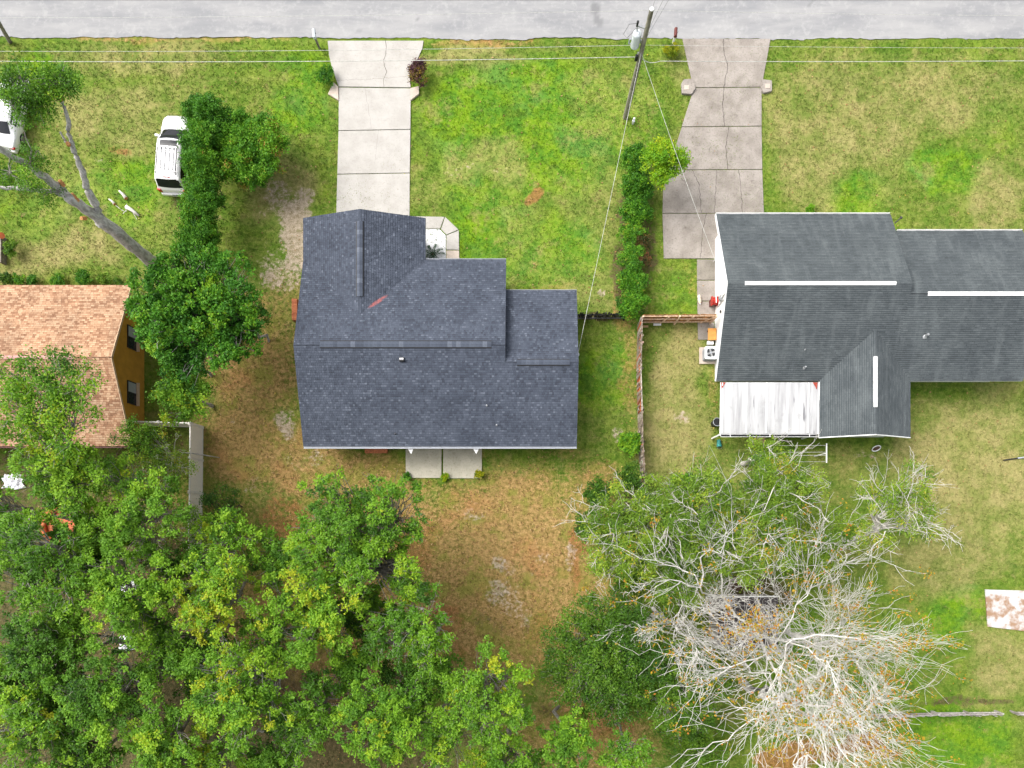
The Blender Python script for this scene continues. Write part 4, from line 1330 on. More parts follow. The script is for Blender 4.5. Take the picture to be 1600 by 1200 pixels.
# hedge row next to the white SUV
HR = [(322, 183, 30, 2.6, .35, "topmost dark shrub of the hedge row beside the white SUV"), (314, 222, 29, 3.0, .45, "second shrub of the hedge row, against the SUV's roof"),
      (316, 262, 27, 3.0, .5, "third shrub of the hedge row, by the SUV's rear"), (314, 300, 27, 2.8, .42, "fourth shrub of the hedge row, just below the SUV"),
      (310, 335, 28, 2.8, .45, "fifth shrub of the hedge row above the emerald tree"), (308, 368, 28, 2.8, .5, "lowest shrub of the hedge row touching the emerald tree")]
for k, (u, v, rp, z, tn, lab) in enumerate(HR):
    make_tree("hedge_shrub", lab, "shrub", "hedge row beside the white SUV", (u + 3, v, rp * 1.22, z), 60 + k, M['leaf_hedge'], M['bark_brown'], dens=1.35, per=85, clump=.36, leaf_size=(.17, .055), tint=(tn, .14, .14),
              lobes=5, flat=1.3, trunk_r=.05, up=.5, lobe_r=(.5, .68), low=.5)
make_tree("hedge_shrub", "wide bush with reddish tips right of the hedge row", "shrub", None, (392, 234, 64, 2.4), 71, M['leaf_hedge'], M['bark_brown'], dens=1.3, per=85, clump=.42, leaf_size=(.16, .07), tint=(.56, .14, .11),
          lobes=7, flat=.8, trunk_r=.06, yellow=.06, up=.55, low=.4)
make_tree("hedge_shrub", "dark bush filling the angle between the hedge row and the wide bush", "shrub", None, (358, 200, 36, 2.4), 72, M['leaf_hedge'], M['bark_brown'], dens=1.1, per=85, clump=.42, leaf_size=(.16, .06), tint=(.4, .15, .14),
          lobes=5, flat=.9, trunk_r=.06, up=.55, low=.4)
# hedge strip left of the stained driveway
HS = [(994, 252, 25, .40, 'leaf_hedge', "top shrub of the hedge strip beside the lime sapling"), (996, 290, 26, .42, 'leaf_hedge', "second shrub of the hedge strip below the lime sapling"),
      (994, 328, 26, .4, 'leaf_hedge', "third shrub of the hedge strip left of the stained driveway"), (1003, 374, 13, .5, 'leaf_red', "reddish thinning shrub in the middle of the hedge strip"),
      (1002, 404, 12, .55, 'leaf_red', "brown dying shrub below the thinning one in the hedge strip"), (989, 438, 25, .5, 'leaf_hedge', "shrub of the hedge strip second from the fence corner"),
      (990, 474, 26, .55, 'leaf_hedge', "lowest shrub of the hedge strip at the fence corner")]
for k, (u, v, rp, tn, lf, lab) in enumerate(HS):
    make_tree("hedge_shrub", lab, "shrub", "hedge strip left of the stained driveway", (u, v, rp, 1.1), 80 + k, M[lf], M['bark_brown'], dens=.9 if lf == 'leaf_red' else 1.5, per=70, clump=.3, leaf_size=(.15, .055),
              tint=(tn, .15, .16), lobes=5, flat=.9, trunk_r=.035, up=.5, lobe_r=(.5, .65), low=.25)
make_tree("hedge_shrub", "leafy green shrub between the third and reddish shrubs of the hedge strip", "shrub", None, (988, 364, 24, 1.0), 95, M['leaf_hedge'], M['bark_brown'], dens=1.4, per=60, clump=.28, leaf_size=(.13, .05), tint=(.5, .15, .15), lobes=4, flat=.9, trunk_r=.03, low=.2)
make_tree("hedge_shrub", "leafy green shrub beside the brown dying one in the hedge strip", "shrub", None, (987, 402, 23, 1.0), 96, M['leaf_hedge'], M['bark_brown'], dens=1.4, per=60, clump=.28, leaf_size=(.13, .05), tint=(.5, .15, .15), lobes=4, flat=.9, trunk_r=.03, low=.2)
# lime sapling
make_tree("sapling", "lime green sapling overhanging the stained driveway's left edge", "tree", None, (1038, 246, 38, 3.4), 97, M['leaf_lime'], M['bark_pale'], dens=1.9, per=75, clump=.36, leaf_size=(.14, .06), tint=(.40, .18, .13),
          lobes=7, flat=.9, trunk_r=.05, base=(1030, 262), lobe_r=(.35, .5))
# small plants
small = [
    ("shrub", "small green shrub left of the pale driveway's mouth", (508, 117, 16, .6), 'leaf_emerald', .55, (.12, .05), .9),
    ("croton_bush", "purple and yellow bush right of the pale driveway's mouth", (655, 112, 19, .7), 'leaf_purple', .5, (.12, .06), 1.1),
    ("round_bush", "round bright green bush against the old wooden fence", (985, 693, 18, 1.0), 'leaf_emerald', .85, (.17, .07), 2.2),
    ("croton_bush", "yellow and green spiky plant under the maroon mailbox", (1049, 79, 12, .4), 'leaf_yellow', .6, (.2, .035), .8),
    ("shrub", "small dark plant at the patio's left corner", (636, 744, 6, .25), 'leaf_emerald', .4, (.1, .05), 1.2),
    ("shrub", "pale variegated plant at the patio's middle joint", (695, 745, 7, .2), 'leaf_lime', .6, (.1, .05), 1.0),
    ("shrub", "yellow plant at the patio's right corner", (748, 742, 7, .3), 'leaf_yellow', .75, (.1, .05), 1.2),
    ("shrub", "grey green shrub beside the grey post at the left edge", (17, 388, 13, .6), 'leaf_dark', .7, (.1, .05), .9),
    ("shrub", "dark shrub left of the tan roof's front eave by the picture's edge", (10, 436, 11, .6), 'leaf_dark', .3, (.1, .05), 1.2),
    ("shrub", "bright shrub second along the tan roof's front eave", (30, 436, 10, .6), 'leaf_emerald', .7, (.1, .05), 1.2),
    ("shrub", "shrub third along the tan roof's front eave", (50, 438, 10, .5), 'leaf_emerald', .5, (.1, .05), 1.2),
    ("shrub", "low wide shrub at the middle of the tan roof's front eave", (92, 439, 12, .4), 'leaf_emerald', .6, (.1, .05), 1.2),
    ("shrub", "pointed shrub right of the middle of the tan roof's front eave", (130, 435, 13, .6), 'leaf_emerald', .55, (.13, .05), 1.2),
    ("shrub", "greyish shrub near the right end of the tan roof's front eave", (163, 438, 11, .5), 'leaf_dark', .8, (.1, .05), 1.1),
    ("shrub", "low shrub at the right end of the tan roof's front eave", (185, 441, 9, .4), 'leaf_dark', .5, (.1, .05), 1.0),
    ("shrub", "dark leafy bush at the upper left of the grey branched oaks", (935, 770, 24, 2.0), 'leaf_dark', .25, (.16, .08), 1.3),
    ("shrub", "dark bush under the grey branched oaks beside the clearing", (918, 818, 22, 1.8), 'leaf_dark', .3, (.15, .08), 1.3),
    ("shrub", "dark green bush behind the end of the old wooden fence", (985, 752, 26, 2.0), 'leaf_dark', .3, (.14, .07), 1.2),
    ("shrub", "bright green shrub above the grey branched oaks near the white house", (1068, 752, 18, 2.2), 'leaf_emerald', .6, (.14, .07), 1.1),
    ("shrub", "dark round weed at the left edge beside the tall oak's left limb", (10, 280, 16, .7), 'leaf_dark', .6, (.1, .05), .8),
    ("shrub", "small bright weed growing at the charcoal roof's front eave", (1266, 326, 8, .3), 'leaf_lime', .1, (.12, .05), .8),
]
for k, (nm, lab, cr, lf, tn, ls, dn) in enumerate(small):
    rr = cr[2] * S
    make_tree(nm, lab, "shrub", None, cr, 120 + k, M[lf], M['bark_brown'], dens=dn, per=34 if rr < .5 else 60, clump=max(.12, rr * .36), leaf_size=ls, tint=(tn, .17, .16), lobes=5, flat=.8,
              trunk_r=.02, up=.6, low=.08 if rr < .6 else .4)
# sago palm in the gravel bed
pm = empty("sago_palm", P(676, 397), "small dark sago palm in the white gravel bed", "palm")
MB().tube([P(676, 397, -.05), P(676, 397, .25)], [.08, .06], 8).build("trunk", M['bark_brown'], pm)
r = np.random.default_rng(5)
for k in range(9):
    a = k * 2 * math.pi / 9 + random.uniform(-.15, .15)
    L = random.uniform(.62, .78)
    c0 = np.array(P(676, 397, .25))
    tt = np.linspace(0, 1, 16)
    mid = c0 + np.stack([np.cos(a) * L * tt, np.sin(a) * L * tt, .35 * tt - .5 * tt ** 2], 1)
    side = np.array([-np.sin(a), np.cos(a), 0])
    ax, ce = [], []
    for i, q in enumerate(mid[1:]):
        for s_ in (-1, 1):
            dv = side * s_ * .8 + np.array([np.cos(a), np.sin(a), .1]) * .6
            ax.append(dv); ce.append(q + dv * .07 * (1.1 - .6 * tt[i]))
    lm = leaf_mesh("frond", np.array(ce), r, M['leaf_palm'], r.uniform(0, 1, len(ce)), (.19, .04), 1.5, axis=np.array(ax), vary=.15)
    link("frond", lm, pm)

# dark evergreen mass and the grey branched oaks
make_tree("evergreen_tree", "large dark evergreen tree right of the brown clearing", "tree", None, (952, 1030, 112, 5.5), 201, M['leaf_dark'], M['bark_grey'], dens=.95, per=95, clump=.55, leaf_size=(.15, .07), tint=(.42, .13, .12), lobes=9,
          flat=.7, twig_len=.3)
make_tree("evergreen_tree", "lighter evergreen between the large dark one and the bare trees", "tree", None, (1062, 1070, 82, 5.5), 202, M['leaf_dark'], M['bark_grey'], dens=1.1, per=110, clump=.5, leaf_size=(.13, .06), tint=(.6, .14, .12), lobes=7, flat=.7,
          twig_len=.3)
make_tree("evergreen_tree", "low dark evergreen above the bare trees' left branches", "tree", None, (985, 905, 42, 3.5), 203, M['leaf_dark'], M['bark_grey'], dens=1.0, per=95, clump=.5, leaf_size=(.13, .06), tint=(.5, .14, .12), lobes=6, flat=.7)
make_tree("evergreen_tree", "hazy green low tree at the bottom edge left of the bare trees", "tree", None, (1085, 1165, 62, 3.0), 204, M['leaf_dark'], M['bark_grey'], dens=.9, per=90, clump=.5, leaf_size=(.13, .06), tint=(.7, .14, .12), lobes=6, flat=.7)
SP = dict(leaf=M['leaf_sparse'], bark=M['bark_pale'], leaf_size=(.15, .06), clump=.62, bare=.10, twig_len=.8, up=.8, trunk_r=.13, twig_r=.016, forks=.5)
for (u, v, rp, z, sd, tn, dn, lab) in (
        (985, 830, 84, 6.5, 211, .52, .75, "grey branched oak right of the dark bushes"), (1085, 805, 84, 7.0, 212, .55, .75, "tall grey branched oak in the middle of its group"),
        (1060, 880, 74, 6.0, 213, .48, .75, "grey branched oak above the lighter evergreen"), (1175, 850, 74, 6.5, 214, .58, .70, "grey branched oak left of the bare tree tops"),
        (1225, 770, 70, 6.0, 215, .52, .62, "grey branched oak below the clothes line"), (1290, 850, 56, 4.5, 216, .5, .45, "sparse oak between the clothes line and the bare trees"),
        (1195, 712, 30, 4.0, 217, .6, .6, "small leafy oak limb tree over the patio cover's edge")):
    make_tree("oak_tree", lab, "tree", "grey branched oaks behind the white house", (u, v, rp, z), sd, tint=(tn, .17, .12), dens=dn * 1.1, per=165, lobes=8, yellow=.02, **SP)
make_tree("oak_tree", "half bare oak with white limbs alone on the right lawn", "tree", "grey branched oaks behind the white house", (1410, 790, 78, 6.5), 218, M['leaf_sparse'], M['bark_pale'], dens=.62, per=110, clump=.6,
          leaf_size=(.14, .06), tint=(.62, .13, .14), lobes=7, bare=.30, twig_len=1.1, up=.7, base=(1318, 842), trunk_r=.15, twig_r=.016, forks=1.0)


# ------------------------------------------------------------------ bare pale trees
def bare_tree(label, base, top_uvz, R, seed, levels=4, group=None, orange=900, tr=.24):
    r = np.random.default_rng(seed)
    b = np.array(P(*base)); top = np.array(P(*top_uvz))
    e = empty("bare_tree", (b[0], b[1], 0), label, "tree", group)
    thick, thin, tips = [], [], []
    pts = bezier(b - [0, 0, .2], top, r.normal(0, .35, 3) * [1, 1, 0], 12, r)
    thick.append((pts, np.linspace(tr * 1.2, tr * .12, 12)))

    def grow(p, dr, L, rad, lev):
        n = 6 if lev > 1 else 4
        d = dr / np.linalg.norm(dr)
        end = p + d * L
        bend = r.normal(0, .13 * L, 3) + [0, 0, -.03 * L]
        q = bezier(p, end, bend, n, r)
        (thick if rad > .035 else thin).append((q, np.linspace(rad, max(.007, rad * .35), n)))
        if lev == 0:
            tips.append(q[-1]); return
        kids = {4: 7, 3: 6, 2: 5, 1: 3}[lev]
        for k in range(kids):
            t_ = r.uniform(.25, 1.0) if k else 1.0
            s_ = q[min(n - 1, int(t_ * (n - 1)))]
            nd = d + r.normal(0, .40, 3) + np.array([0, 0, .05])
            grow(s_, nd, L * r.uniform(.5, .78), max(.011, rad * r.uniform(.40, .60)), lev - 1)
    nl = 11
    for k in range(nl):
        a = 2.4 * k + r.normal(0, .25)
        f = .36 + .6 * k / (nl - 1)
        s_ = pts[min(11, int(f * 11 + .5))]
        dr = np.array([np.cos(a), np.sin(a), r.uniform(.15, .5) + .5 * f])
        grow(s_, dr, R * (1.02 - .62 * f) * r.uniform(.8, 1.15), tr * r.uniform(.22, .40) * (1.25 - .7 * f), levels - 1)
    link("trunk", tubes_mesh("trunk", thick, 7, M['bark_white']), e)
    link("twigs", tubes_mesh("twigs", thin, 3, M['bark_white']), e)
    tp = np.array(tips)
    hub = tp[r.integers(0, len(tp), max(20, orange // 9))]
    c = hub[r.integers(0, len(hub), orange)] + r.normal(0, .16, (orange, 3))
    link("withered_leaves", leaf_mesh("withered_leaves", c, r, M['leaf_orange'], r.uniform(0, 1, orange), (.14, .09), .8), e)
    return e


BT = "bare pale trees at the bottom right"
bare_tree("large bare pale branched tree over the dark shed", (1135, 975), (1262, 1012, 10.0), 7.4, 301, group=BT, orange=2600)
bare_tree("bare pale branched tree cut by the bottom edge", (1160, 1065), (1300, 1140, 10.5), 7.0, 302, group=BT, orange=1800)
bare_tree("slender bare tree between the dark evergreens and the shed", (1020, 950), (1075, 980, 7.0), 4.4, 303, levels=4, group=BT, orange=700, tr=.12)
bare_tree("bare tree whose twigs reach farthest over the right lawn", (1230, 985), (1345, 1025, 8.5), 5.2, 304, levels=4, group=BT, orange=1200, tr=.14)

# ------------------------------------------------------------------ tall pruned oak at the upper left
def tall_oak():
    r = np.random.default_rng(77)
    b = P(250, 420)
    e = empty("tall_oak", b, "tall grey trunked oak with sawn limbs rising beside the tan roof", "tree")

    def pth(pts, rad, n=5):
        pts = np.array([list(P(*q)) for q in pts]); out, ro = [], []
        for i in range(len(pts) - 1):
            for t_ in np.linspace(0, 1, n, endpoint=False):
                out.append(pts[i] * (1 - t_) + pts[i + 1] * t_); ro.append(rad[i] * (1 - t_) + rad[i + 1] * t_)
        out.append(pts[-1]); ro.append(rad[-1])
        out = np.array(out)
        out[1:-1] += r.normal(0, .035, (len(out) - 2, 3))
        return out, np.array(ro) * r.uniform(.92, 1.1, len(ro))
    main = [pth([(250, 420, 0), (228, 402, 1.9), (188, 368, 4.4), (158, 345, 6.3), (152, 340, 6.6)], [.42, .38, .36, .33, .2])]
    main.append(pth([(160, 346, 6.2), (112, 312, 8.6), (86, 288, 9.6), (50, 262, 11.0), (0, 232, 12.6), (-40, 215, 13.5)], [.31, .25, .21, .17, .14, .1]))
    main.append(pth([(160, 346, 6.2), (139, 300, 8.2), (125, 258, 9.4), (110, 222, 10.4), (107, 188, 11.2), (96, 154, 12.0)], [.29, .19, .155, .12, .1, .085]))
    main.append(pth([(100, 303, 9.0), (75, 298, 9.6), (40, 296, 10.2), (0, 292, 10.8), (-40, 292, 11.2)], [.13, .11, .095, .085, .06]))
    main.append(pth([(113, 232, 10.3), (102, 220, 10.8), (94, 206, 11.2)], [.08, .06, .05]))
    link("trunk", tubes_mesh("trunk", main, 12, M['bark_tall']), e)
    # sawn limb ends
    for (a, b_) in (((134, 341, 7.2), (127, 341, 7.5)), ((122, 314, 8.4), (112, 303, 8.8)), ((100, 290, 9.4), (93, 282, 9.7)), ((97, 157, 12.0), (91, 151, 12.2)), ((107, 226, 10.7), (106, 224, 10.9))):
        MB().tube([P(*a), P(*b_)], [.11, .10], 10).build("sawn_limb", M['cut_wood'], e)
    # leafy ends
    thin, lv, tn = [], [], []
    for (u, v, z, rp, n, st) in ((35, 130, 13.0, 42, 42, (96, 154, 12.0)), (85, 130, 12.6, 38, 40, (96, 154, 12.0)), (95, 118, 12.6, 24, 16, (96, 154, 12.0)), (20, 165, 13.0, 38, 22, (50, 262, 11.)), (60, 165, 12.4, 35, 20, (96, 154, 12.0)),
                                 (15, 268, 12.4, 36, 16, (20, 244, 12.0)), (50, 255, 11.3, 26, 10, (50, 262, 11.)), (60, 235, 11.0, 28, 7, (50, 262, 11.)), (45, 290, 10.5, 30, 9, (40, 296, 10.2)), (75, 300, 9.8, 24, 8, (86, 288, 9.6))):
        C, R = np.array(P(u, v, z)), rp * S * (1 - z / H)
        s0 = np.array(P(*st))
        thin.append((bezier(s0, C, r.normal(0, .3, 3), 6, r), np.linspace(.06, .025, 6)))
        for k in range(n):
            q = C + ellip(r, 1, .2)[0] * [R, R, R * .5]
            thin.append((bezier(C, q, r.normal(0, .2, 3), 4, r), np.linspace(.02, .005, 4)))
            m_ = int(r.uniform(45, 85))
            lv.append(q + r.normal(0, .2, (m_, 3)) * [1, 1, .6]); tn.append(.38 + r.normal(0, .12) + r.normal(0, .12, m_))
    link("branches", tubes_mesh("branches", thin, 4, M['bark_twig']), e)
    link("crown", leaf_mesh("crown", np.concatenate(lv), r, M['leaf_oak'], np.concatenate(tn), (.12, .065), .6), e)


tall_oak()


# ------------------------------------------------------------------ cars
def make_car(name, label, loc, rz, st, cfg):
    """st: stations (y, half width, belt height, roof half width, top height); local axes, +y is the front"""
    e = empty(name, loc, label, "car", None, rz)
    st = np.array(st, float)

    def sec(y):
        return [np.interp(y, st[:, 0], st[:, k]) for k in range(1, 5)]

    def ring(y):
        w, zb, wr, zt = sec(y)
        half = [(w * .86, .30), (w * .97, .42), (w, .62), (w * 1.0, zb * .80), (w * .965, zb), (wr + (w * .965 - wr) * .5, zb + (zt - zb) * .5), (wr, zt - min(.07, (zt - zb) * .6)), (wr * .88, zt - .012), (wr * .45, zt + .012), (0, zt + .016)]
        return [(-x, y, z) for x, z in half] + [(x, y, z) for x, z in half[-2::-1]]
    ys_ = sorted(set(np.round(np.concatenate([np.linspace(st[0, 0], st[-1, 0], 46), st[:, 0]]), 3)))
    mb = MB()
    rings = [ring(y) for y in ys_]
    n = len(rings[0])
    mb.v = [q for rr in rings for q in rr]
    for i in range(len(rings) - 1):
        for j in range(n - 1):
            mb.f.append((i * n + j, i * n + j + 1, (i + 1) * n + j + 1, (i + 1) * n + j))
        mb.f.append((i * n + n - 1, i * n, (i + 1) * n, (i + 1) * n + n - 1))
    mb.f.append(tuple(range(n - 1, -1, -1))); mb.f.append(tuple((len(rings) - 1) * n + j for j in range(n)))
    mb.m = [0] * len(mb.f); mb.s = [.5] * len(mb.f)
    body = mb.build("body", M['car_white'], e, local=True, smooth=True)

    def top_panel(nm, y0, y1, k0, mat, off=.012, bow=.0, parent=e, xo=0):
        pm_ = MB()
        cols, rows = 9, 7
        for i in range(rows):
            for j in range(cols):
                s_ = -1 + 2 * j / (cols - 1)
                y = y0 + (y1 - y0) * i / (rows - 1) + bow * s_ * s_
                w, zb, wr, zt = sec(y)
                x = s_ * wr * k0
                z = np.interp(abs(x) / max(wr, .01), [0, .45, .88, 1], [zt + .016, zt + .012, zt - .012, zt - min(.07, (zt - zb) * .6)])
                pm_.v.append((x, y, z + off))
        for i in range(rows - 1):
            for j in range(cols - 1):
                a = i * cols + j
                pm_.f.append((a, a + 1, a + cols + 1, a + cols))
        pm_.m = [0] * len(pm_.f); pm_.s = [.5] * len(pm_.f)
        return pm_.build(nm, mat, parent, local=True, smooth=True)

    def side_panel(nm, y0, y1, t0, t1, s_, mat, off=.01):
        pm_ = MB()
        for i in range(6):
            y = y0 + (y1 - y0) * i / 5
            w, zb, wr, zt = sec(y)
            for t_ in (t0, t1):
                x = w * .965 + (wr - w * .965) * t_; z = zb + (zt - .05 - zb) * t_
                pm_.v.append((s_ * (x + off), y, z))
        for i in range(5):
            a = 2 * i
            pm_.f.append((a, a + 2, a + 3, a + 1) if s_ > 0 else (a, a + 1, a + 3, a + 2))
        pm_.m = [0] * 5; pm_.s = [.5] * 5
        return pm_.build(nm, mat, e, local=True)
    top_panel("windscreen", *cfg['ws'], .93, M['car_glass'], bow=-.10)
    top_panel("rear_window", *cfg['rw'], .90, M['car_glass'], bow=cfg.get('rbow', .03))
    if 'sun' in cfg:
        top_panel("sunroof", *cfg['sun'], .70, M['car_glass'])
    for s_ in (-1, 1):
        for (a, b) in cfg['side']:
            side_panel("side_window", a, b, .12, .86, s_, M['car_glass'])
    for s_ in (-1, 1):
        for y in cfg['wheels']:
            w = sec(y)[0]
            x = s_ * (w - .10)
            wh = MB().tube([(x - .11, y, cfg['wr']), (x + .11, y, cfg['wr'])], cfg['wr'], 24).build("wheel", M['tyre'], e, local=True)
            MB().tube([(x + s_ * .10, y, cfg['wr']), (x + s_ * .125, y, cfg['wr'])], [cfg['wr'] * .66, cfg['wr'] * .6], 20).build("rim", M['rim'], wh, local=True)
            # dark wheel arch ring
        y0 = st[0, 0]
        bw, bz = sec(y0 + .06)[0], sec(y0 + .06)[1]
        MB().box((s_ * (bw - .1), y0 + .06, bz * .86), (.26, .16, cfg['lamp_h'])).build("tail_lamp", M['lamp_red'], e, local=True, bevel=.03)
        y1 = st[-1, 0]
        fw, fz = sec(y1 - .12)[0], sec(y1 - .12)[1]
        MB().box((s_ * (fw - .16), y1 - .12, fz * .84), (.34, .2, .16)).build("headlight", M['lamp_clear'], e, local=True, bevel=.04)
        ym = cfg['mirror']
        mr = MB(); mr.box((s_ * (sec(ym)[0] + .16), ym, sec(ym)[1] + .08), (.24, .13, .17)); mr.box((s_ * (sec(ym)[0] + .02), ym + .02, sec(ym)[1] + .04), (.12, .06, .05))
        mr.build("mirror", M['car_white'], e, local=True, bevel=.03)
    y0, y1 = st[0, 0], st[-1, 0]
    MB().box((0, y0 - .0, .52), (sec(y0 + .1)[0] * 1.86, .2, .26)).build("bumper", M['car_white'], e, local=True, bevel=.05)
    MB().box((0, y1 - .04, .50), (sec(y1 - .1)[0] * 1.8, .18, .26)).build("bumper", M['car_white'], e, local=True, bevel=.05)
    MB().box((0, y0 - .09, .60), (.34, .03, .13)).build("number_plate", M['soffit'], e, local=True)
    if cfg.get('rack'):
        zr = 1.91
        for s_ in (-1, 1):
            rk = MB(); rk.tube([(s_ * .62, -1.85, zr + .0), (s_ * .62, -1.78, zr + .06), (s_ * .62, -.08, zr + .07), (s_ * .62, .0, zr)], .028, 8)
            rk.build("roof_rail", M['black'], e, local=True)
        for y in (-1.68, -.16):
            MB().box((0, y, zr + .085), (1.28, .05, .03)).build("rack_bar", M['galv'], e, local=True)
        for x in (-.40, -.13, .14, .40):
            MB().box((x, -.87, zr + .006), (.025, 1.55, .02)).build("roof_rib", M['dark_metal'], e, local=True)
        MB().box((0, -2.0, 1.87), (.5, .05, .03)).build("brake_light", M['lamp_red'], e, local=True)
    return e


suv = [(-2.48, .86, .92, .78, .95), (-2.44, .93, 1.02, .86, 1.05), (-2.40, .95, 1.08, .90, 1.12), (-2.10, .975, 1.12, .80, 1.80), (-1.6, .98, 1.12, .79, 1.87), (.10, .98, 1.12, .79, 1.88), (.42, .98, 1.12, .78, 1.84),
       (.62, .975, 1.12, .78, 1.75), (1.42, .96, 1.12, .86, 1.18), (1.55, .955, 1.11, .85, 1.14), (2.0, .92, 1.06, .80, 1.09), (2.2, .86, 1.02, .72, 1.05), (2.36, .74, .95, .58, .98), (2.47, .52, .84, .40, .87)]
make_car("suv", "white SUV with roof rack parked against the hedge row", P(274.5, 240, .9).xy.to_3d(), math.radians(-4), suv,
         dict(ws=(.52, 1.42), rw=(-2.38, -2.12), sun=(-.02, .36), side=[(-1.95, -1.15), (-1.08, -.1), (-.03, .75)], wheels=(-1.5, 1.55), wr=.38, mirror=.95, lamp_h=.36, rack=True))
sed = [(-2.32, .78, .86, .7, .9), (-2.26, .85, .94, .74, .97), (-1.75, .89, .96, .76, 1.03), (-1.60, .9, .97, .72, 1.06), (-.85, .9, .97, .56, 1.40), (.0, .9, .96, .56, 1.44), (.45, .9, .96, .57, 1.40), (1.2, .89, .94, .72, 1.00), (1.9, .86, .86, .7, .90), (2.25, .76, .74, .6, .78), (2.32, .66, .68, .5, .7)]
make_car("car", "white car parked under the tall oak's leaves at the left edge", (-33.75, 27.35, 0), math.radians(-12), sed,
         dict(ws=(.50, 1.15), rw=(-1.56, -.92), side=[(-.95, -.1), (-.03, .75)], wheels=(-1.35, 1.4), wr=.33, mirror=.8, lamp_h=.16, rbow=.06))

# ------------------------------------------------------------------ utility pole, wires
up = empty("utility_pole", P(977, 183), "wooden utility pole with grey transformer beside the road", "utility pole")
b0 = P(977, 183)
def onpole(z): return Vector((b0.x + .03 * z / 9.7, b0.y - .02, z))
mb = MB(); mb.tube([onpole(-.2), onpole(3), onpole(6.5), onpole(9.75)], [.17, .155, .135, .12], 14)
mb.build("pole", M['pole'], up, smooth=False)
MB().tube([onpole(9.75), onpole(9.80)], [.125, .10], 14).build("pole_cap", M['white'], up)
tc = P(996, 57, 7.3); tc = Vector((b0.x - .42, b0.y + .08, 0))
tf = MB().tube([tc + Vector((0, 0, z)) for z in (6.75, 6.8, 7.75, 7.82, 7.9)], [.2, .25, .25, .22, .1], 18).build("transformer", M['transformer'], up, smooth=False)
MB().tube([tc + Vector((-.05, .05, 7.85)), tc + Vector((-.05, .08, 8.15))], [.05, .03], 8).build("bushing", M['galv'], tf)
MB().tube([tc + Vector((-.25, .0, 6.95)), tc + Vector((-.36, .02, 6.95)), tc + Vector((-.36, .02, 7.3)), tc + Vector((-.25, 0, 7.35))], .035, 6).build("terminal", M['soffit'], tf)
MB().bar(tc + Vector((.2, 0, 7.2)), onpole(7.2), .08, .25).build("bracket", M['galv'], tf)
arm = MB(); arm.bar(onpole(8.3), onpole(8.3) + Vector((-.55, .12, .05)), .06, .06); arm.build("arm", M['galv'], up)
MB().tube([onpole(8.3) + Vector((-.55, .12, .0)), onpole(8.3) + Vector((-.55, .12, .38))], [.05, .07], 8).build("fuse_cutout", M['black'], up)
lp = [onpole(8.55) + Vector((-.55, .12, 0)), onpole(8.6) + Vector((-1.0, .1, -.1)), onpole(8.2) + Vector((-1.25, -.1, -.2)), onpole(8.0) + Vector((-1.05, -.3, 0)), onpole(8.2) + Vector((-.75, -.1, 0)), tc + Vector((-.05, .08, 8.15))]
MB().tube(lp, .012, 5).build("jumper_wire", M['wire_dark'], up)
MB().box(onpole(6.0) + Vector((-.22, -.05, 0)), (.14, .16, .4)).build("junction_box", M['black'], up)
MB().box(onpole(6.3) + Vector((-.12, .0, 0)), (.16, .1, .12)).build("clamp", M['galv'], up)


def wire(pts, r, label, mat='wire', n=24, sag=0.0, name="overhead_wire"):
    pts = [Vector(q) for q in pts]
    out = []
    for a, b in zip(pts[:-1], pts[1:]):
        for i in range(n):
            t_ = i / n
            q = a.lerp(b, t_); q.z -= sag * 4 * t_ * (1 - t_)
            out.append(q)
    out.append(pts[-1])
    return tag(MB().tube(out, r, 6, cap=False).build(name, M[mat], smooth=True), label, "wire", "overhead wires")


A, B = onpole(6.0), onpole(7.0)
wire([(-56, P(0, 88, 6.).y, 6.2), A], .016, "thick pale wire running left from the utility pole, lower of the pair", sag=.55)
wire([A + Vector((0, 0, 0)), A + Vector((1.2, -.08, -.25)), (57, P(0, 86, 6.).y, 6.2)], .016, "thick pale wire running right from the utility pole over the driveway", sag=.3)
wire([(-56, P(0, 70, 7.).y, 7.0), B], .010, "thin pale wire running left from the utility pole, upper of the pair", sag=.55)
wire([B, (57, P(0, 68, 7.).y, 7.0)], .007, "faint thin wire running right above the thick one", sag=.3)
C9 = onpole(9.5)
wire([(-56, P(0, 20, 9.5).y, 9.4), C9 + Vector((0, .12, 0)), (57, P(0, 14, 9.5).y, 9.4)], .007, "faint thin wire crossing over the road, lower one", sag=.4)
wire([(-60, P(0, 1, 9.).y, 9.0), (60, P(0, 1, 9.).y, 9.0)], .007, "faint thin wire along the picture's top edge over the road", mat='wire_dark', sag=.0)
wire([onpole(9.5), (P(1028, -14, 9).x, P(0, -14, 9).y, 9.0)], .010, "dark wire leaving the utility pole's top across the road", mat='wire_dark', n=4)
wire([onpole(7.6), P(1038, -4, 7.8), P(1060, -60, 8)], .010, "dark wire from mid pole across the road, middle one", mat='wire_dark', n=4)
wire([onpole(7.2), P(1047, -4, 7.6), P(1072, -60, 8)], .009, "dark wire from mid pole across the road, right one", mat='wire_dark', n=4)
wire([onpole(6.6), P(903, 553, 2.95)], .014, "service wire sloping from the utility pole to the slate house", sag=.25)
wire([onpole(6.4), (wx - .2, P(0, 462, 3.9).y, 3.9)], .012, "service wire sloping from the utility pole to the white house", sag=.25)
# service mast head at the slate house
q = P(902, 556, 2.8)
sm = empty("service_mast", (q.x + .05, q.y, 0), "small pale service mast at the right wall of the slate house", "mast")
MB().tube([(q.x + .06, q.y, 0), (q.x + .06, q.y, 2.95)], .03, 8).build("pipe", M['galv'], sm)
MB().tube([(q.x + .06, q.y, 2.93), (q.x + .06, q.y + .12, 3.02)], [.05, .035], 8).build("weather_head", M['white'], sm)
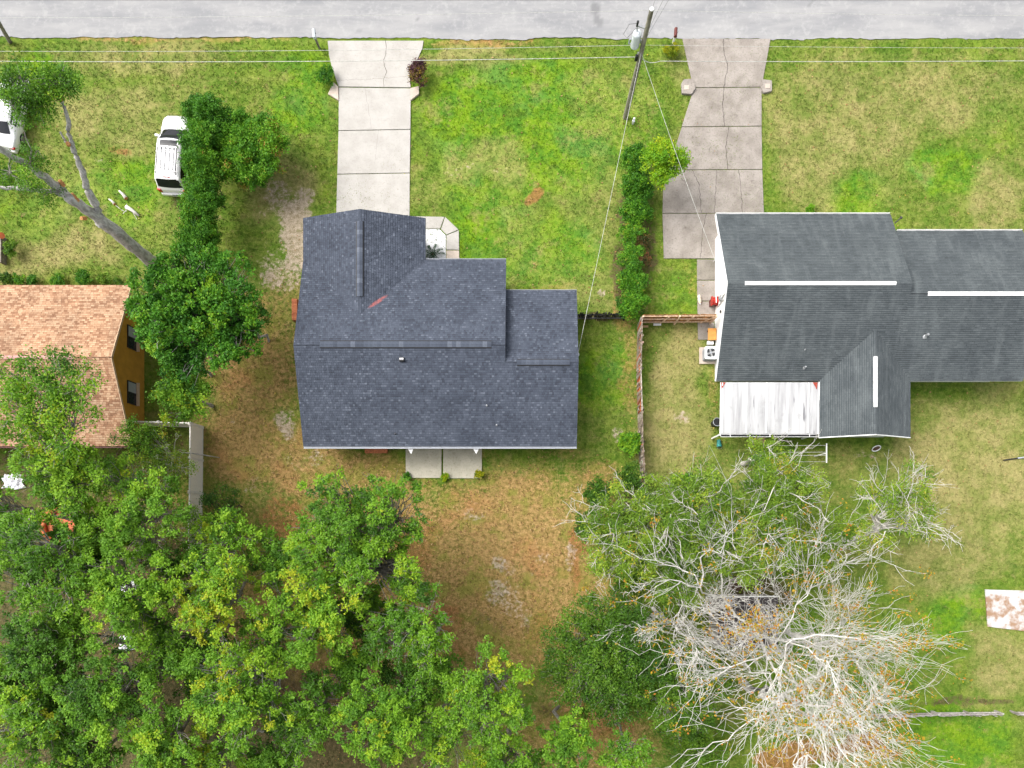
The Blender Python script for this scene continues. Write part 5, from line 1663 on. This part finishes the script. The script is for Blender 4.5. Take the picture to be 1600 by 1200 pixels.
# pole at the far left corner
lp_ = empty("wooden_post", P(16, 66), "leaning grey wooden pole at the top left corner", "pole")
MB().tube([P(16, 66, -.1), P(6, 49, 1.5), P(-6, 28, 3.0)], [.13, .12, .11], 12).build("pole", M['post_grey'], lp_)
# utility marker
um = empty("marker_post", P(990, 189), "small white utility marker beside the pole's foot", "marker")
MB().box(P(990, 189, .3), (.13, .13, .62)).build("post", M['white'], um, bevel=.02)
MB().box(P(990, 189, .64), (.17, .17, .06)).build("cap", M['galv'], um, bevel=.02)


# ------------------------------------------------------------------ mailboxes
def mailbox(label, base, mb_mat, post_mat, rz=0.0):
    e = empty("mailbox", P(*base), label, "mailbox", "mailboxes by the road", rz)
    MB().box((0, 0, .5), (.11, .11, 1.02)).build("post", post_mat, e, local=True)
    pr = [(-.1, 0), (.1, 0), (.1, .13)] + [(.1 * math.cos(a), .13 + .1 * math.sin(a)) for a in np.linspace(.3, math.pi - .3, 7)] + [(-.1, .13)]
    mb = MB()
    A = [(x, -.12, 1.02 + z) for x, z in pr]; B = [(x, .42, 1.02 + z) for x, z in pr]
    mb.face(A); mb.face(B[::-1])
    for i in range(len(pr)):
        j = (i + 1) % len(pr)
        mb.face([A[j], A[i], B[i], B[j]])
    bx = mb.build("box", mb_mat, e, local=True)
    MB().box((0, .425, 1.11), (.17, .012, .16)).build("door", M['galv'], bx, local=True)
    MB().box((.112, .1, 1.24), (.015, .03, .16)).build("flag", M['black'], bx, local=True)
    return e


mailbox("pale grey mailbox on a weathered post left of the pale driveway", (499, 75), M['transformer'], M['post_grey'], math.radians(6))
mailbox("maroon mailbox on a white post left of the stained driveway", (1050, 73), M['maroon'], M['white'], math.radians(-4))


# ------------------------------------------------------------------ fences
def picket_fence(name, label, a, b, h, mat, rail_mat, group=None, side=1, pw=.135, gap=.012, post_gap=2.3, rails=(.25, .9, 1.55), wob=.02, lean=0.0, missing=0.0, brace=()):
    """pickets on one face, rails and posts on the other (side = +1: rails lie left of a->b)"""
    a, b = Vector(a), Vector(b)
    a.z = b.z = 0
    e = empty(name, a, label, "fence", group)
    dd = (b - a); L = dd.length; dd.normalize()
    sd = Vector((-dd.y, dd.x, 0)) * side
    ang = math.atan2(dd.y, dd.x)
    n = int(L / (pw + gap))
    proto = MB()
    proto.box((0, 0, h / 2), (pw, .02, h))
    p0 = proto.build("picket", mat, e, local=True)
    for i in range(n):
        if i and random.random() < missing: continue
        o = p0 if i == 0 else p0.copy()
        if i: COL.objects.link(o)
        o.parent = e
        o.location = dd * (i + .5) * L / n + sd * random.uniform(-.006, .006)
        o.rotation_euler = (random.gauss(0, wob) + lean, random.gauss(0, wob * .7), ang)
        o.scale = (1, 1, random.uniform(1 - wob * 2, 1 + wob * 1.2))
    for z in rails:
        if z > h: continue
        MB().bar(Vector((0, 0, z)) + sd * .045, dd * L + Vector((0, 0, z)) + sd * .045, .075, .085).build("rail", rail_mat, e, local=True)
    k = max(1, round(L / post_gap))
    for i in range(k + 1):
        q = dd * (L * i / k) + sd * .11
        MB().box((q.x, q.y, h / 2 + .02), (.09, .09, h + .1), rz=ang).build("post", rail_mat, e, local=True)
    for (t0, t1) in brace:
        MB().bar(dd * L * t0 + sd * .10 + Vector((0, 0, .25)), dd * L * t1 + sd * .10 + Vector((0, 0, h - .2)), .05, .09).build("brace", rail_mat, e, local=True)
    return e


k18 = 1 - 1.75 / H
def foot(u, v, h=1.75):
    q = P(u, v, h); return Vector((q.x, q.y, 0))


picket_fence("wooden_fence", "new cedar fence with pale rails joining the white house", foot(1005, 492), foot(1120, 491), 1.75, M['wood_new'], M['wood_rail'], side=-1, rails=(.3, .95, 1.6), wob=.006, brace=((.62, .70), (.86, .98), (.30, .36)))
f1 = [(1003, 494), (1001, 575), (1003, 640), (1004, 690), (1007, 742), (1004, 800)]
for k, (a, b) in enumerate(zip(f1[:-1], f1[1:])):
    lab = ("stretch of weathered fence starting at the cedar fence corner", "stretch of weathered fence below the corner stretch", "stretch of weathered fence just above the round bush", "stretch of weathered fence beside the round bush",
           "last stretch of weathered fence running under the oaks")[k]
    picket_fence("old_fence", lab, foot(*a), foot(*b), 1.7, M['wood_old'], M['wood_old'], "weathered fence between the two yards", side=1, wob=.045, missing=.05, lean=random.uniform(-.05, .05), gap=.02, post_gap=2.2,
                 brace=((.3, .45),) if k in (1, 2) else ())
picket_fence("black_fence", "low black stained fence between the slate house and the hedge strip", foot(899, 489, 1.15), foot(978, 489, 1.15), 1.15, M['wood_black'], M['wood_black'], side=-1, rails=(.2, .9), wob=.06, pw=.11, gap=.015, missing=.04)


def vinyl_fence(label, a, b, h=1.8, npan=2):
    a, b = Vector(a), Vector(b); a.z = b.z = 0
    e = empty("vinyl_fence", a, label, "fence", "beige vinyl fence")
    dd = b - a; L = dd.length; dd.normalize(); ang = math.atan2(dd.y, dd.x)
    for i in range(npan):
        p0, p1 = dd * (L * i / npan), dd * (L * (i + 1) / npan)
        pl_ = p1 - p0
        nb = max(2, int(pl_.length / .2))
        for j in range(nb):
            c_ = p0 + pl_ * ((j + .5) / nb)
            MB().box((c_.x, c_.y, h / 2), (pl_.length / nb - .006, .035, h - .12), rz=ang).build("board", M['vinyl'], e, local=True)
        MB().bar(p0 + Vector((0, 0, h - .04)), p1 + Vector((0, 0, h - .04)), .075, .1).build("top_rail", M['vinyl_top'], e, local=True)
        MB().bar(p0 + Vector((0, 0, .08)), p1 + Vector((0, 0, .08)), .075, .12).build("bottom_rail", M['vinyl_top'], e, local=True)
    for i in range(npan + 1):
        q = dd * (L * i / npan)
        o = MB().box((q.x, q.y, h / 2 + .03), (.125, .125, h + .08), rz=ang).build("post", M['vinyl_top'], e, local=True)
        c_ = MB(); z = h + .07
        c_.v = [(q.x - .08, q.y - .08, z), (q.x + .08, q.y - .08, z), (q.x + .08, q.y + .08, z), (q.x - .08, q.y + .08, z), (q.x, q.y, z + .07)]
        c_.f = [(0, 1, 4), (1, 2, 4), (2, 3, 4), (3, 0, 4), (3, 2, 1, 0)]; c_.m = [0] * 5; c_.s = [.5] * 5
        c_.build("post_cap", M['vinyl_top'], o, local=True)


vinyl_fence("beige vinyl fence run joining the tan house's corner", foot(199, 658, 1.8), foot(297, 661, 1.8))
vinyl_fence("beige vinyl fence run with a fallen branch across it", foot(297, 662.5, 1.8), foot(296, 768, 1.8))
vinyl_fence("beige vinyl fence run disappearing under the wood", foot(296, 769, 1.8), foot(294.5, 858, 1.8))
fbr = MB(); fbr.tube([P(283, 707, 1.75), P(298, 708, 1.95), P(318, 711, 1.4), P(343, 715, .5)], [.02, .05, .045, .03], 7)
tag(fbr.build("fallen_branch", M['bark_grey'], smooth=True), "fallen grey branch lying across the beige vinyl fence", "branch")
# weathered rail fence at the bottom right
def old_rail(label, u0, u1, v0, v1, dens):
    a, b = foot(u0, v0, .8), foot(u1, v1, .8)
    picket_fence("old_fence", label, a, b, .8, M['wood_pale'], M['wood_pale'], "old grey fence at the bottom right", side=1, rails=(.2, .65), wob=.05, pw=.15, gap=.02, missing=dens)
M['wood_pale'] = wood_mat("silver_grey_wood", [(0, (0.28, 0.25, 0.23)), (1, (0.5, 0.47, 0.45))])
old_rail("low silver grey fence at the bottom right ending in the lawn", 1468, 1567, 1119, 1118, .03)
old_rail("low grey fence running under the bare trees' twigs", 1370, 1466, 1123, 1119, .25)
old_rail("low grey fence piece at the right edge near the bottom", 1592, 1630, 1118, 1118, .03)

# ------------------------------------------------------------------ things beside the white house
ac = empty("air_conditioner", P(1106, 556), "round fanned grey air conditioner on a pad beside the white house", "air conditioner")
c0 = P(1105, 556)
MB().box((c0.x, c0.y, .04), (1.08, 1.1, .1)).build("pad", M['kerb'], ac, bevel=.01)
def rrect(w, r, n=5):
    out = []
    for cx, cy, a0 in ((w - r, w - r, 0), (r - w, w - r, 90), (r - w, r - w, 180), (w - r, r - w, 270)):
        for k in range(n): 
            a = math.radians(a0 + 90 * k / (n - 1)); out.append((cx + r * math.cos(a), cy + r * math.sin(a)))
    return out
cx_, cy_ = c0.x + .04, c0.y
mb = MB(); mb.prism([(cx_ + x, cy_ + y) for x, y in rrect(.39, .12)], .09, .80); mb.build("coil_case", M['dark_metal'], ac)
for k in range(9):
    MB().prism([(cx_ + x, cy_ + y) for x, y in rrect(.40, .12)], .14 + k * .07, .16 + k * .07).build("louvre", M['galv'], ac)
tp = MB()
outer = rrect(.42, .12, 6); nn_ = len(outer)
inner = [(.31 * math.cos(math.atan2(y, x)), .31 * math.sin(math.atan2(y, x))) for x, y in outer]
for i in range(nn_):
    j = (i + 1) % nn_
    tp.face([(cx_ + outer[i][0], cy_ + outer[i][1], .86), (cx_ + outer[j][0], cy_ + outer[j][1], .86), (cx_ + inner[j][0], cy_ + inner[j][1], .84), (cx_ + inner[i][0], cy_ + inner[i][1], .84)])
    tp.face([(cx_ + outer[j][0], cy_ + outer[j][1], .86), (cx_ + outer[i][0], cy_ + outer[i][1], .86), (cx_ + outer[i][0], cy_ + outer[i][1], .80), (cx_ + outer[j][0], cy_ + outer[j][1], .80)])
tp.build("top_cover", M['transformer'], ac)
for k in range(4):
    a = k * math.pi / 2 + .3
    MB().box((cx_ + math.cos(a) * .16, cy_ + math.sin(a) * .16, .815), (.27, .12, .012), rz=a).build("fan_blade", M['galv'], ac)
MB().tube([(cx_, cy_, .81), (cx_, cy_, .85)], .07, 12).build("fan_hub", M['soffit'], ac)
for k in range(3):
    rr_ = .1 + k * .09
    MB().tube([(cx_ + rr_ * math.cos(a), cy_ + rr_ * math.sin(a), .865) for a in np.linspace(0, 2 * math.pi, 25)], .006, 4, cap=False).build("guard_ring", M['dark_metal'], ac)
mb = MB(); mb.tube([(cx_ + .4, cy_ - .1, .3), (wx - .05, cy_ - .15, .35)], .03, 6); mb.tube([(cx_ + .4, cy_ - .2, .25), (wx - .05, cy_ - .25, .25)], .02, 6)
mb.build("refrigerant_line", M['black'], ac)

R3 = Matrix.Rotation(math.radians(18), 3, 'X')
q = P(1112, 523, .4)
tb = empty("wooden_stand", (q.x, q.y, 0), "orange board on a small stand beside the white house", "stand")
MB().box((q.x, q.y, .52), (.56, .78, .04)).build("board", M['cedar_board'], tb, bevel=.005)
for sx in (-.2, .2):
    for sy in (-.3, .3): MB().box((q.x + sx, q.y + sy, .25), (.05, .05, .5)).build("leg", M['brown_wood'], tb)
MB().box((q.x + .42, q.y - .02, .3), (.16, .7, .6)).build("side_box", M['brown_wood'], tb, bevel=.01)
q = P(1110, 536, .2)
o = MB().box((q.x, q.y, .16), (.4, .24, .3)).build("storage_box", M['white'], bevel=.02)
tag(o, "small white box below the orange board stand", "box")
for (u0_, v0_, u1_, v1_, lab) in ((1021, 507, 1033, 507, "short white plank at the foot of the cedar fence"), (1003, 510, 1013, 510, "short tan plank at the cedar fence corner")):
    a, b = P(u0_, v0_, .04), P(u1_, v1_, .06)
    tag(MB().bar(a, b, .14, .05).build("plank", M['white' if 'white' in lab else 'plywood'], bevel=.006), lab, "plank")
# white fuel can / cylinder lying on the side path
q = P(1093, 468)
wc = empty("gas_bottle", q, "white cylinder lying on the side path", "cylinder")
a, b = P(1092, 461, .12), P(1094, 474, .12)
MB().tube([a, a.lerp(b, .1), a.lerp(b, .85), b], [.07, .115, .115, .06], 14).build("shell", plain("cream_enamel", (.62, .56, .46), .45), wc)
MB().tube([b, b.lerp(a, -.12)], .04, 8).build("neck", M['galv'], wc)
# red hose reel on the wall
q = P(1117, 470, .7)
hr = empty("hose_reel", (q.x, q.y, 0), "red hose reel standing against the white gable wall", "hose reel")
MB().tube([(q.x - .16, q.y, .65), (q.x + .16, q.y, .65)], .26, 18).build("hose", M['red'], hr)
for s_ in (-.19, .19):
    MB().tube([(q.x + s_ - .015, q.y, .65), (q.x + s_ + .015, q.y, .65)], .32, 18).build("flange", M['red'], hr)
    MB().box((q.x + s_, q.y, .2), (.04, .4, .42)).build("foot", M['maroon'], hr)
MB().bar((q.x + .02, q.y + .26, .93), (q.x + .02, q.y - .22, .96), .05, .03).build("handle", M['white'], hr)
# dark bin beside the patio cover
q = P(1121, 659, .9)
bn = empty("rubbish_bin", (q.x, q.y, 0), "round black bin at the patio cover's left edge", "bin")
MB().tube([(q.x, q.y, .0), (q.x, q.y, .85)], [.21, .25], 18, cap=True).build("barrel", M['black'], bn)
MB().tube([(q.x + .26 * math.cos(a), q.y + .26 * math.sin(a), .86) for a in np.linspace(0, 2 * math.pi, 25)], .02, 6, cap=False).build("rim", M['soffit'], bn)
# teal bucket and plywood
q = P(1124, 692)
bk = empty("bucket", q, "teal bucket tipped over at the patio cover's lower left corner", "bucket")
MB().tube([P(1123, 687, .15), P(1124, 698, .18)], [.11, .18], 14).build("pail", M['teal'], bk)
MB().tube([P(1121, 697, .2), P(1121, 701, .35), P(1127, 701, .35), P(1128, 697, .2)], .01, 5).build("handle", M['galv'], bk)
q = P(1183, 690, .2)
o = MB().box((q.x, q.y, .30), (1.0, .03, .62), rot=Matrix.Rotation(math.radians(12), 3, 'Z') @ Matrix.Rotation(math.radians(-52), 3, 'X')).build("plywood_sheet", M['plywood'])
tag(o, "tan plywood sheet leaning at the patio cover's lower edge", "board")
# clothes line
cl = empty("clothes_line", P(1245, 712), "white metal clothes line behind the patio cover", "clothes line")
zc_ = 1.85
for uu in (1200.5, 1291.5):
    x = P(uu, 0, zc_).x
    ya, yb_ = P(0, 693, zc_).y, P(0, 723, zc_).y
    MB().tube([(x, ya, zc_), (x, yb_, zc_)], .045, 8).build("cross_bar", M['white'], cl)
    MB().tube([(x, (ya + yb_) / 2, -.05), (x, (ya + yb_) / 2, zc_)], .045, 8).build("post", M['white'], cl)
for vv in (696, 706.5, 711.5, 721.5):
    y = P(0, vv, zc_).y
    pts = [(P(1200.5, 0, zc_).x + (P(1291.5, 0, zc_).x - P(1200.5, 0, zc_).x) * t_, y, zc_ + .05 - .24 * t_ * (1 - t_)) for t_ in np.linspace(0, 1, 13)]
    MB().tube(pts, .012, 5, cap=False).build("line", M['wire'], cl)
# white oval hoop
q = P(1368, 701)
hp = empty("hoop", q, "white oval tub ring lying on the lawn below the charcoal roof", "hoop")
a0 = math.radians(24)
rg = [(q.x + .30 * math.cos(a) * math.cos(a0) - .15 * math.sin(a) * math.sin(a0), q.y + .30 * math.cos(a) * math.sin(a0) + .15 * math.sin(a) * math.cos(a0), .12) for a in np.linspace(0, 2 * math.pi, 33)]
MB().tube(rg, .035, 8, cap=False).build("rim", M['white'], hp, smooth=True)
mb = MB(); mb.prism([(p_[0], p_[1]) for p_ in rg[:-1]], -.02, .05); mb.build("dark_ground", M['brown_wood'], hp)
# black pipe on the right lawn
bp = empty("black_pipe", P(1585, 717), "black pipe lying at the right edge of the lawn", "pipe")
MB().tube([P(1568, 719, .05), P(1590, 716, .06)], .04, 8).build("pipe", M['black'], bp)
MB().tube([P(1590, 716, .06), P(1612, 713, .06)], .055, 8).build("sleeve", M['soffit'], bp)
# white concrete pad with dirt
t = NT("dirty_white_concrete")
f = t.maprange(t.noise(.62, 5, .6, w=2.4), .44, .56)
c_ = t.mix(f, (.52, .51, .5), (.30, .19, .12))
M['dirty_pad'] = t.done(c_, .9)
o = MB().prism([tuple(P(a, b)[:2]) for a, b in ((1539, 921), (1640, 924), (1640, 990), (1600, 986), (1543, 979))], -.05, .05).build("concrete_pad", M['dirty_pad'], bevel=.01)
tag(o, "white concrete pad with a dirt patch at the right edge", "concrete pad")

# ------------------------------------------------------------------ shed and clutter under the bare trees
sh = empty("shed", P(1160, 960), "dark roofed shed with pale front edge under the bare tree", "shed")
zs = 2.25
x0, x1, y1, y0 = P(1122, 0, zs).x, P(1216, 0, zs).x, P(0, 932, zs).y, P(0, 1012, zs).y
MB().prism([(x0 + .02, y0 + .05), (x1 - .05, y0 + .05), (x1 - .05, y1 - .06), (x0 + .02, y1 - .06)], -.05, zs - .07).build("wall", plain("grey_shed_wall", (.33, .30, .27), .8), sh)
nb = 7
for i in range(nb):
    a, b = y0 + (y1 - .05 - y0) * i / nb, y0 + (y1 - .05 - y0) * (i + 1) / nb
    MB().box(((x0 + x1) / 2, (a + b) / 2, zs - .03 + (i % 2) * .012), (x1 - x0, b - a - .012, .05)).build("roof_sheet", M['roof_brown'], sh)
MB().box(((x0 + x1) / 2 - .3, y1, zs - .02), (x1 - x0 + .8, .07, .1)).build("front_edge", M['white'], sh)
wp = empty("plank_stack", P(1152, 910), "stack of dark brown planks in front of the shed", "planks")
for k in range(6):
    a, b = P(1138, 902 + k * 3.6, .1), P(1168, 903 + k * 3.6, .1)
    a.z = b.z = .12 + (k % 2) * .05
    MB().bar(a, b, .14, .05).build("plank", M['brown_wood'], wp)
MB().bar(P(1142, 900, .05), P(1142, 922, .05), .1, .09).build("bearer", M['brown_wood'], wp); MB().bar(P(1164, 900, .05), P(1164, 922, .05), .1, .09).build("bearer", M['brown_wood'], wp)
q = P(994, 957)
ch = empty("garden_chair", q, "teal garden chair left of the bare trees", "chair", rz=.5)
MB().box((0, 0, .42), (.48, .46, .04)).build("seat", M['teal'], ch, local=True, bevel=.01)
MB().box((0, .25, .70), (.48, .04, .5), rot=Matrix.Rotation(-.2, 3, 'X')).build("backrest", M['teal'], ch, local=True, bevel=.01)
for sx in (-.2, .2):
    for sy in (-.19, .19): MB().box((sx, sy, .2), (.045, .045, .42)).build("leg", M['teal'], ch, local=True)
    MB().bar((sx * 1.15, -.2, .62), (sx * 1.15, .24, .64), .05, .03).build("armrest", M['teal'], ch, local=True)


# ------------------------------------------------------------------ clutter in the wood
def crumpled(label, u, v, rx_, ry_, seed, mat, name="tarp", z=.25):
    r = np.random.default_rng(seed)
    c = P(u, v); n = 12
    mb = MB()
    for i in range(n + 1):
        for j in range(n + 1):
            a, b = -1 + 2 * i / n, -1 + 2 * j / n
            mb.v.append((c.x + a * rx_ * (1 + .15 * math.sin(5 * b)), c.y + b * ry_ * (1 + .12 * math.sin(4 * a + 1)), .05 + z * r.random() * (1 - max(abs(a), abs(b)) ** 4)))
    for i in range(n):
        for j in range(n):
            k = i * (n + 1) + j
            mb.f.append((k, k + n + 1, k + n + 2, k + 1))
    mb.m = [0] * len(mb.f); mb.s = [.5] * len(mb.f)
    o = mb.build(name, M[mat])
    md = o.modifiers.new("thick", 'SOLIDIFY'); md.thickness = .01
    return tag(o, label, "tarp")


crumpled("white crumpled sheet glimpsed through the gap in the middle of the wood", 194, 932, .8, 1.2, 1, 'tarp')
crumpled("small white crumpled sheet deeper in the wood", 198, 1004, .5, .5, 2, 'tarp')
crumpled("white crumpled sheet at the left edge below the tan roof", 22, 752, .7, .5, 3, 'tarp')
tr_ = empty("fire_ring", P(97, 820), "terracotta ring half hidden in the left of the wood", "ring")
c0 = P(97, 822)
MB().tube([(c0.x + 1.1 * math.cos(a), c0.y + 1.1 * math.sin(a), .25) for a in np.linspace(0, 2 * math.pi, 33)], .2, 8, cap=False).build("rim", M['terracotta'], tr_, smooth=True)
mb = MB(); mb.prism([(c0.x + 1.0 * math.cos(a), c0.y + 1.0 * math.sin(a)) for a in np.linspace(0, 2 * math.pi, 24, endpoint=False)], 0, .1); mb.build("floor", M['terracotta'], tr_)

# sawn branch pieces on the upper left lawn
def log(label, a, b, r0, r1, kids=()):
    e = empty("sawn_branch", P(a[0], a[1]), label, "log", "sawn branches on the upper left lawn")
    A, B = P(*a, r0 + .01), P(*b, r1 + .01)
    MB().tube([A, A.lerp(B, .5) + Vector((.02, .03, .0)), B], [r0, (r0 + r1) / 2, r1], 9).build("bark", M['bark_pale'], e, smooth=True)
    dd = (A - B).normalized()
    MB().tube([A - dd * .02, A + dd * .015], r0 * .9, 9).build("cut_face", M['cut_wood'], e)
    for (c_, d_) in kids:
        MB().tube([P(*c_, .06), P(*d_, .05)], [.025, .01], 5).build("twig", M['bark_pale'], e)
    return e


log("short sawn log pointing to the white SUV", (197, 310), (186, 298), .13, .05)
log("small sawn log in the middle of the upper left lawn", (179, 319), (170, 311), .1, .04, kids=[((181, 321), (190, 328)), ((190, 328), (196, 331))])
log("forked sawn branch lowest of the logs on the lawn", (197, 323), (217, 337), .14, .07, kids=[((208, 332), (214, 343)), ((192, 334), (198, 328)), ((197, 331), (198, 318))])
# grey post with planter at the left edge
gp = empty("garden_post", P(4, 390), "grey timber edging with a clay pot at the left edge", "garden edging")
MB().bar(P(4, 370, .25), P(4, 412, .25), .16, .5).build("timber", M['post_grey'], gp)
MB().tube([P(2, 368, .5), P(2, 368, .85)], [.14, .2], 14).build("pot", M['terracotta'], gp)
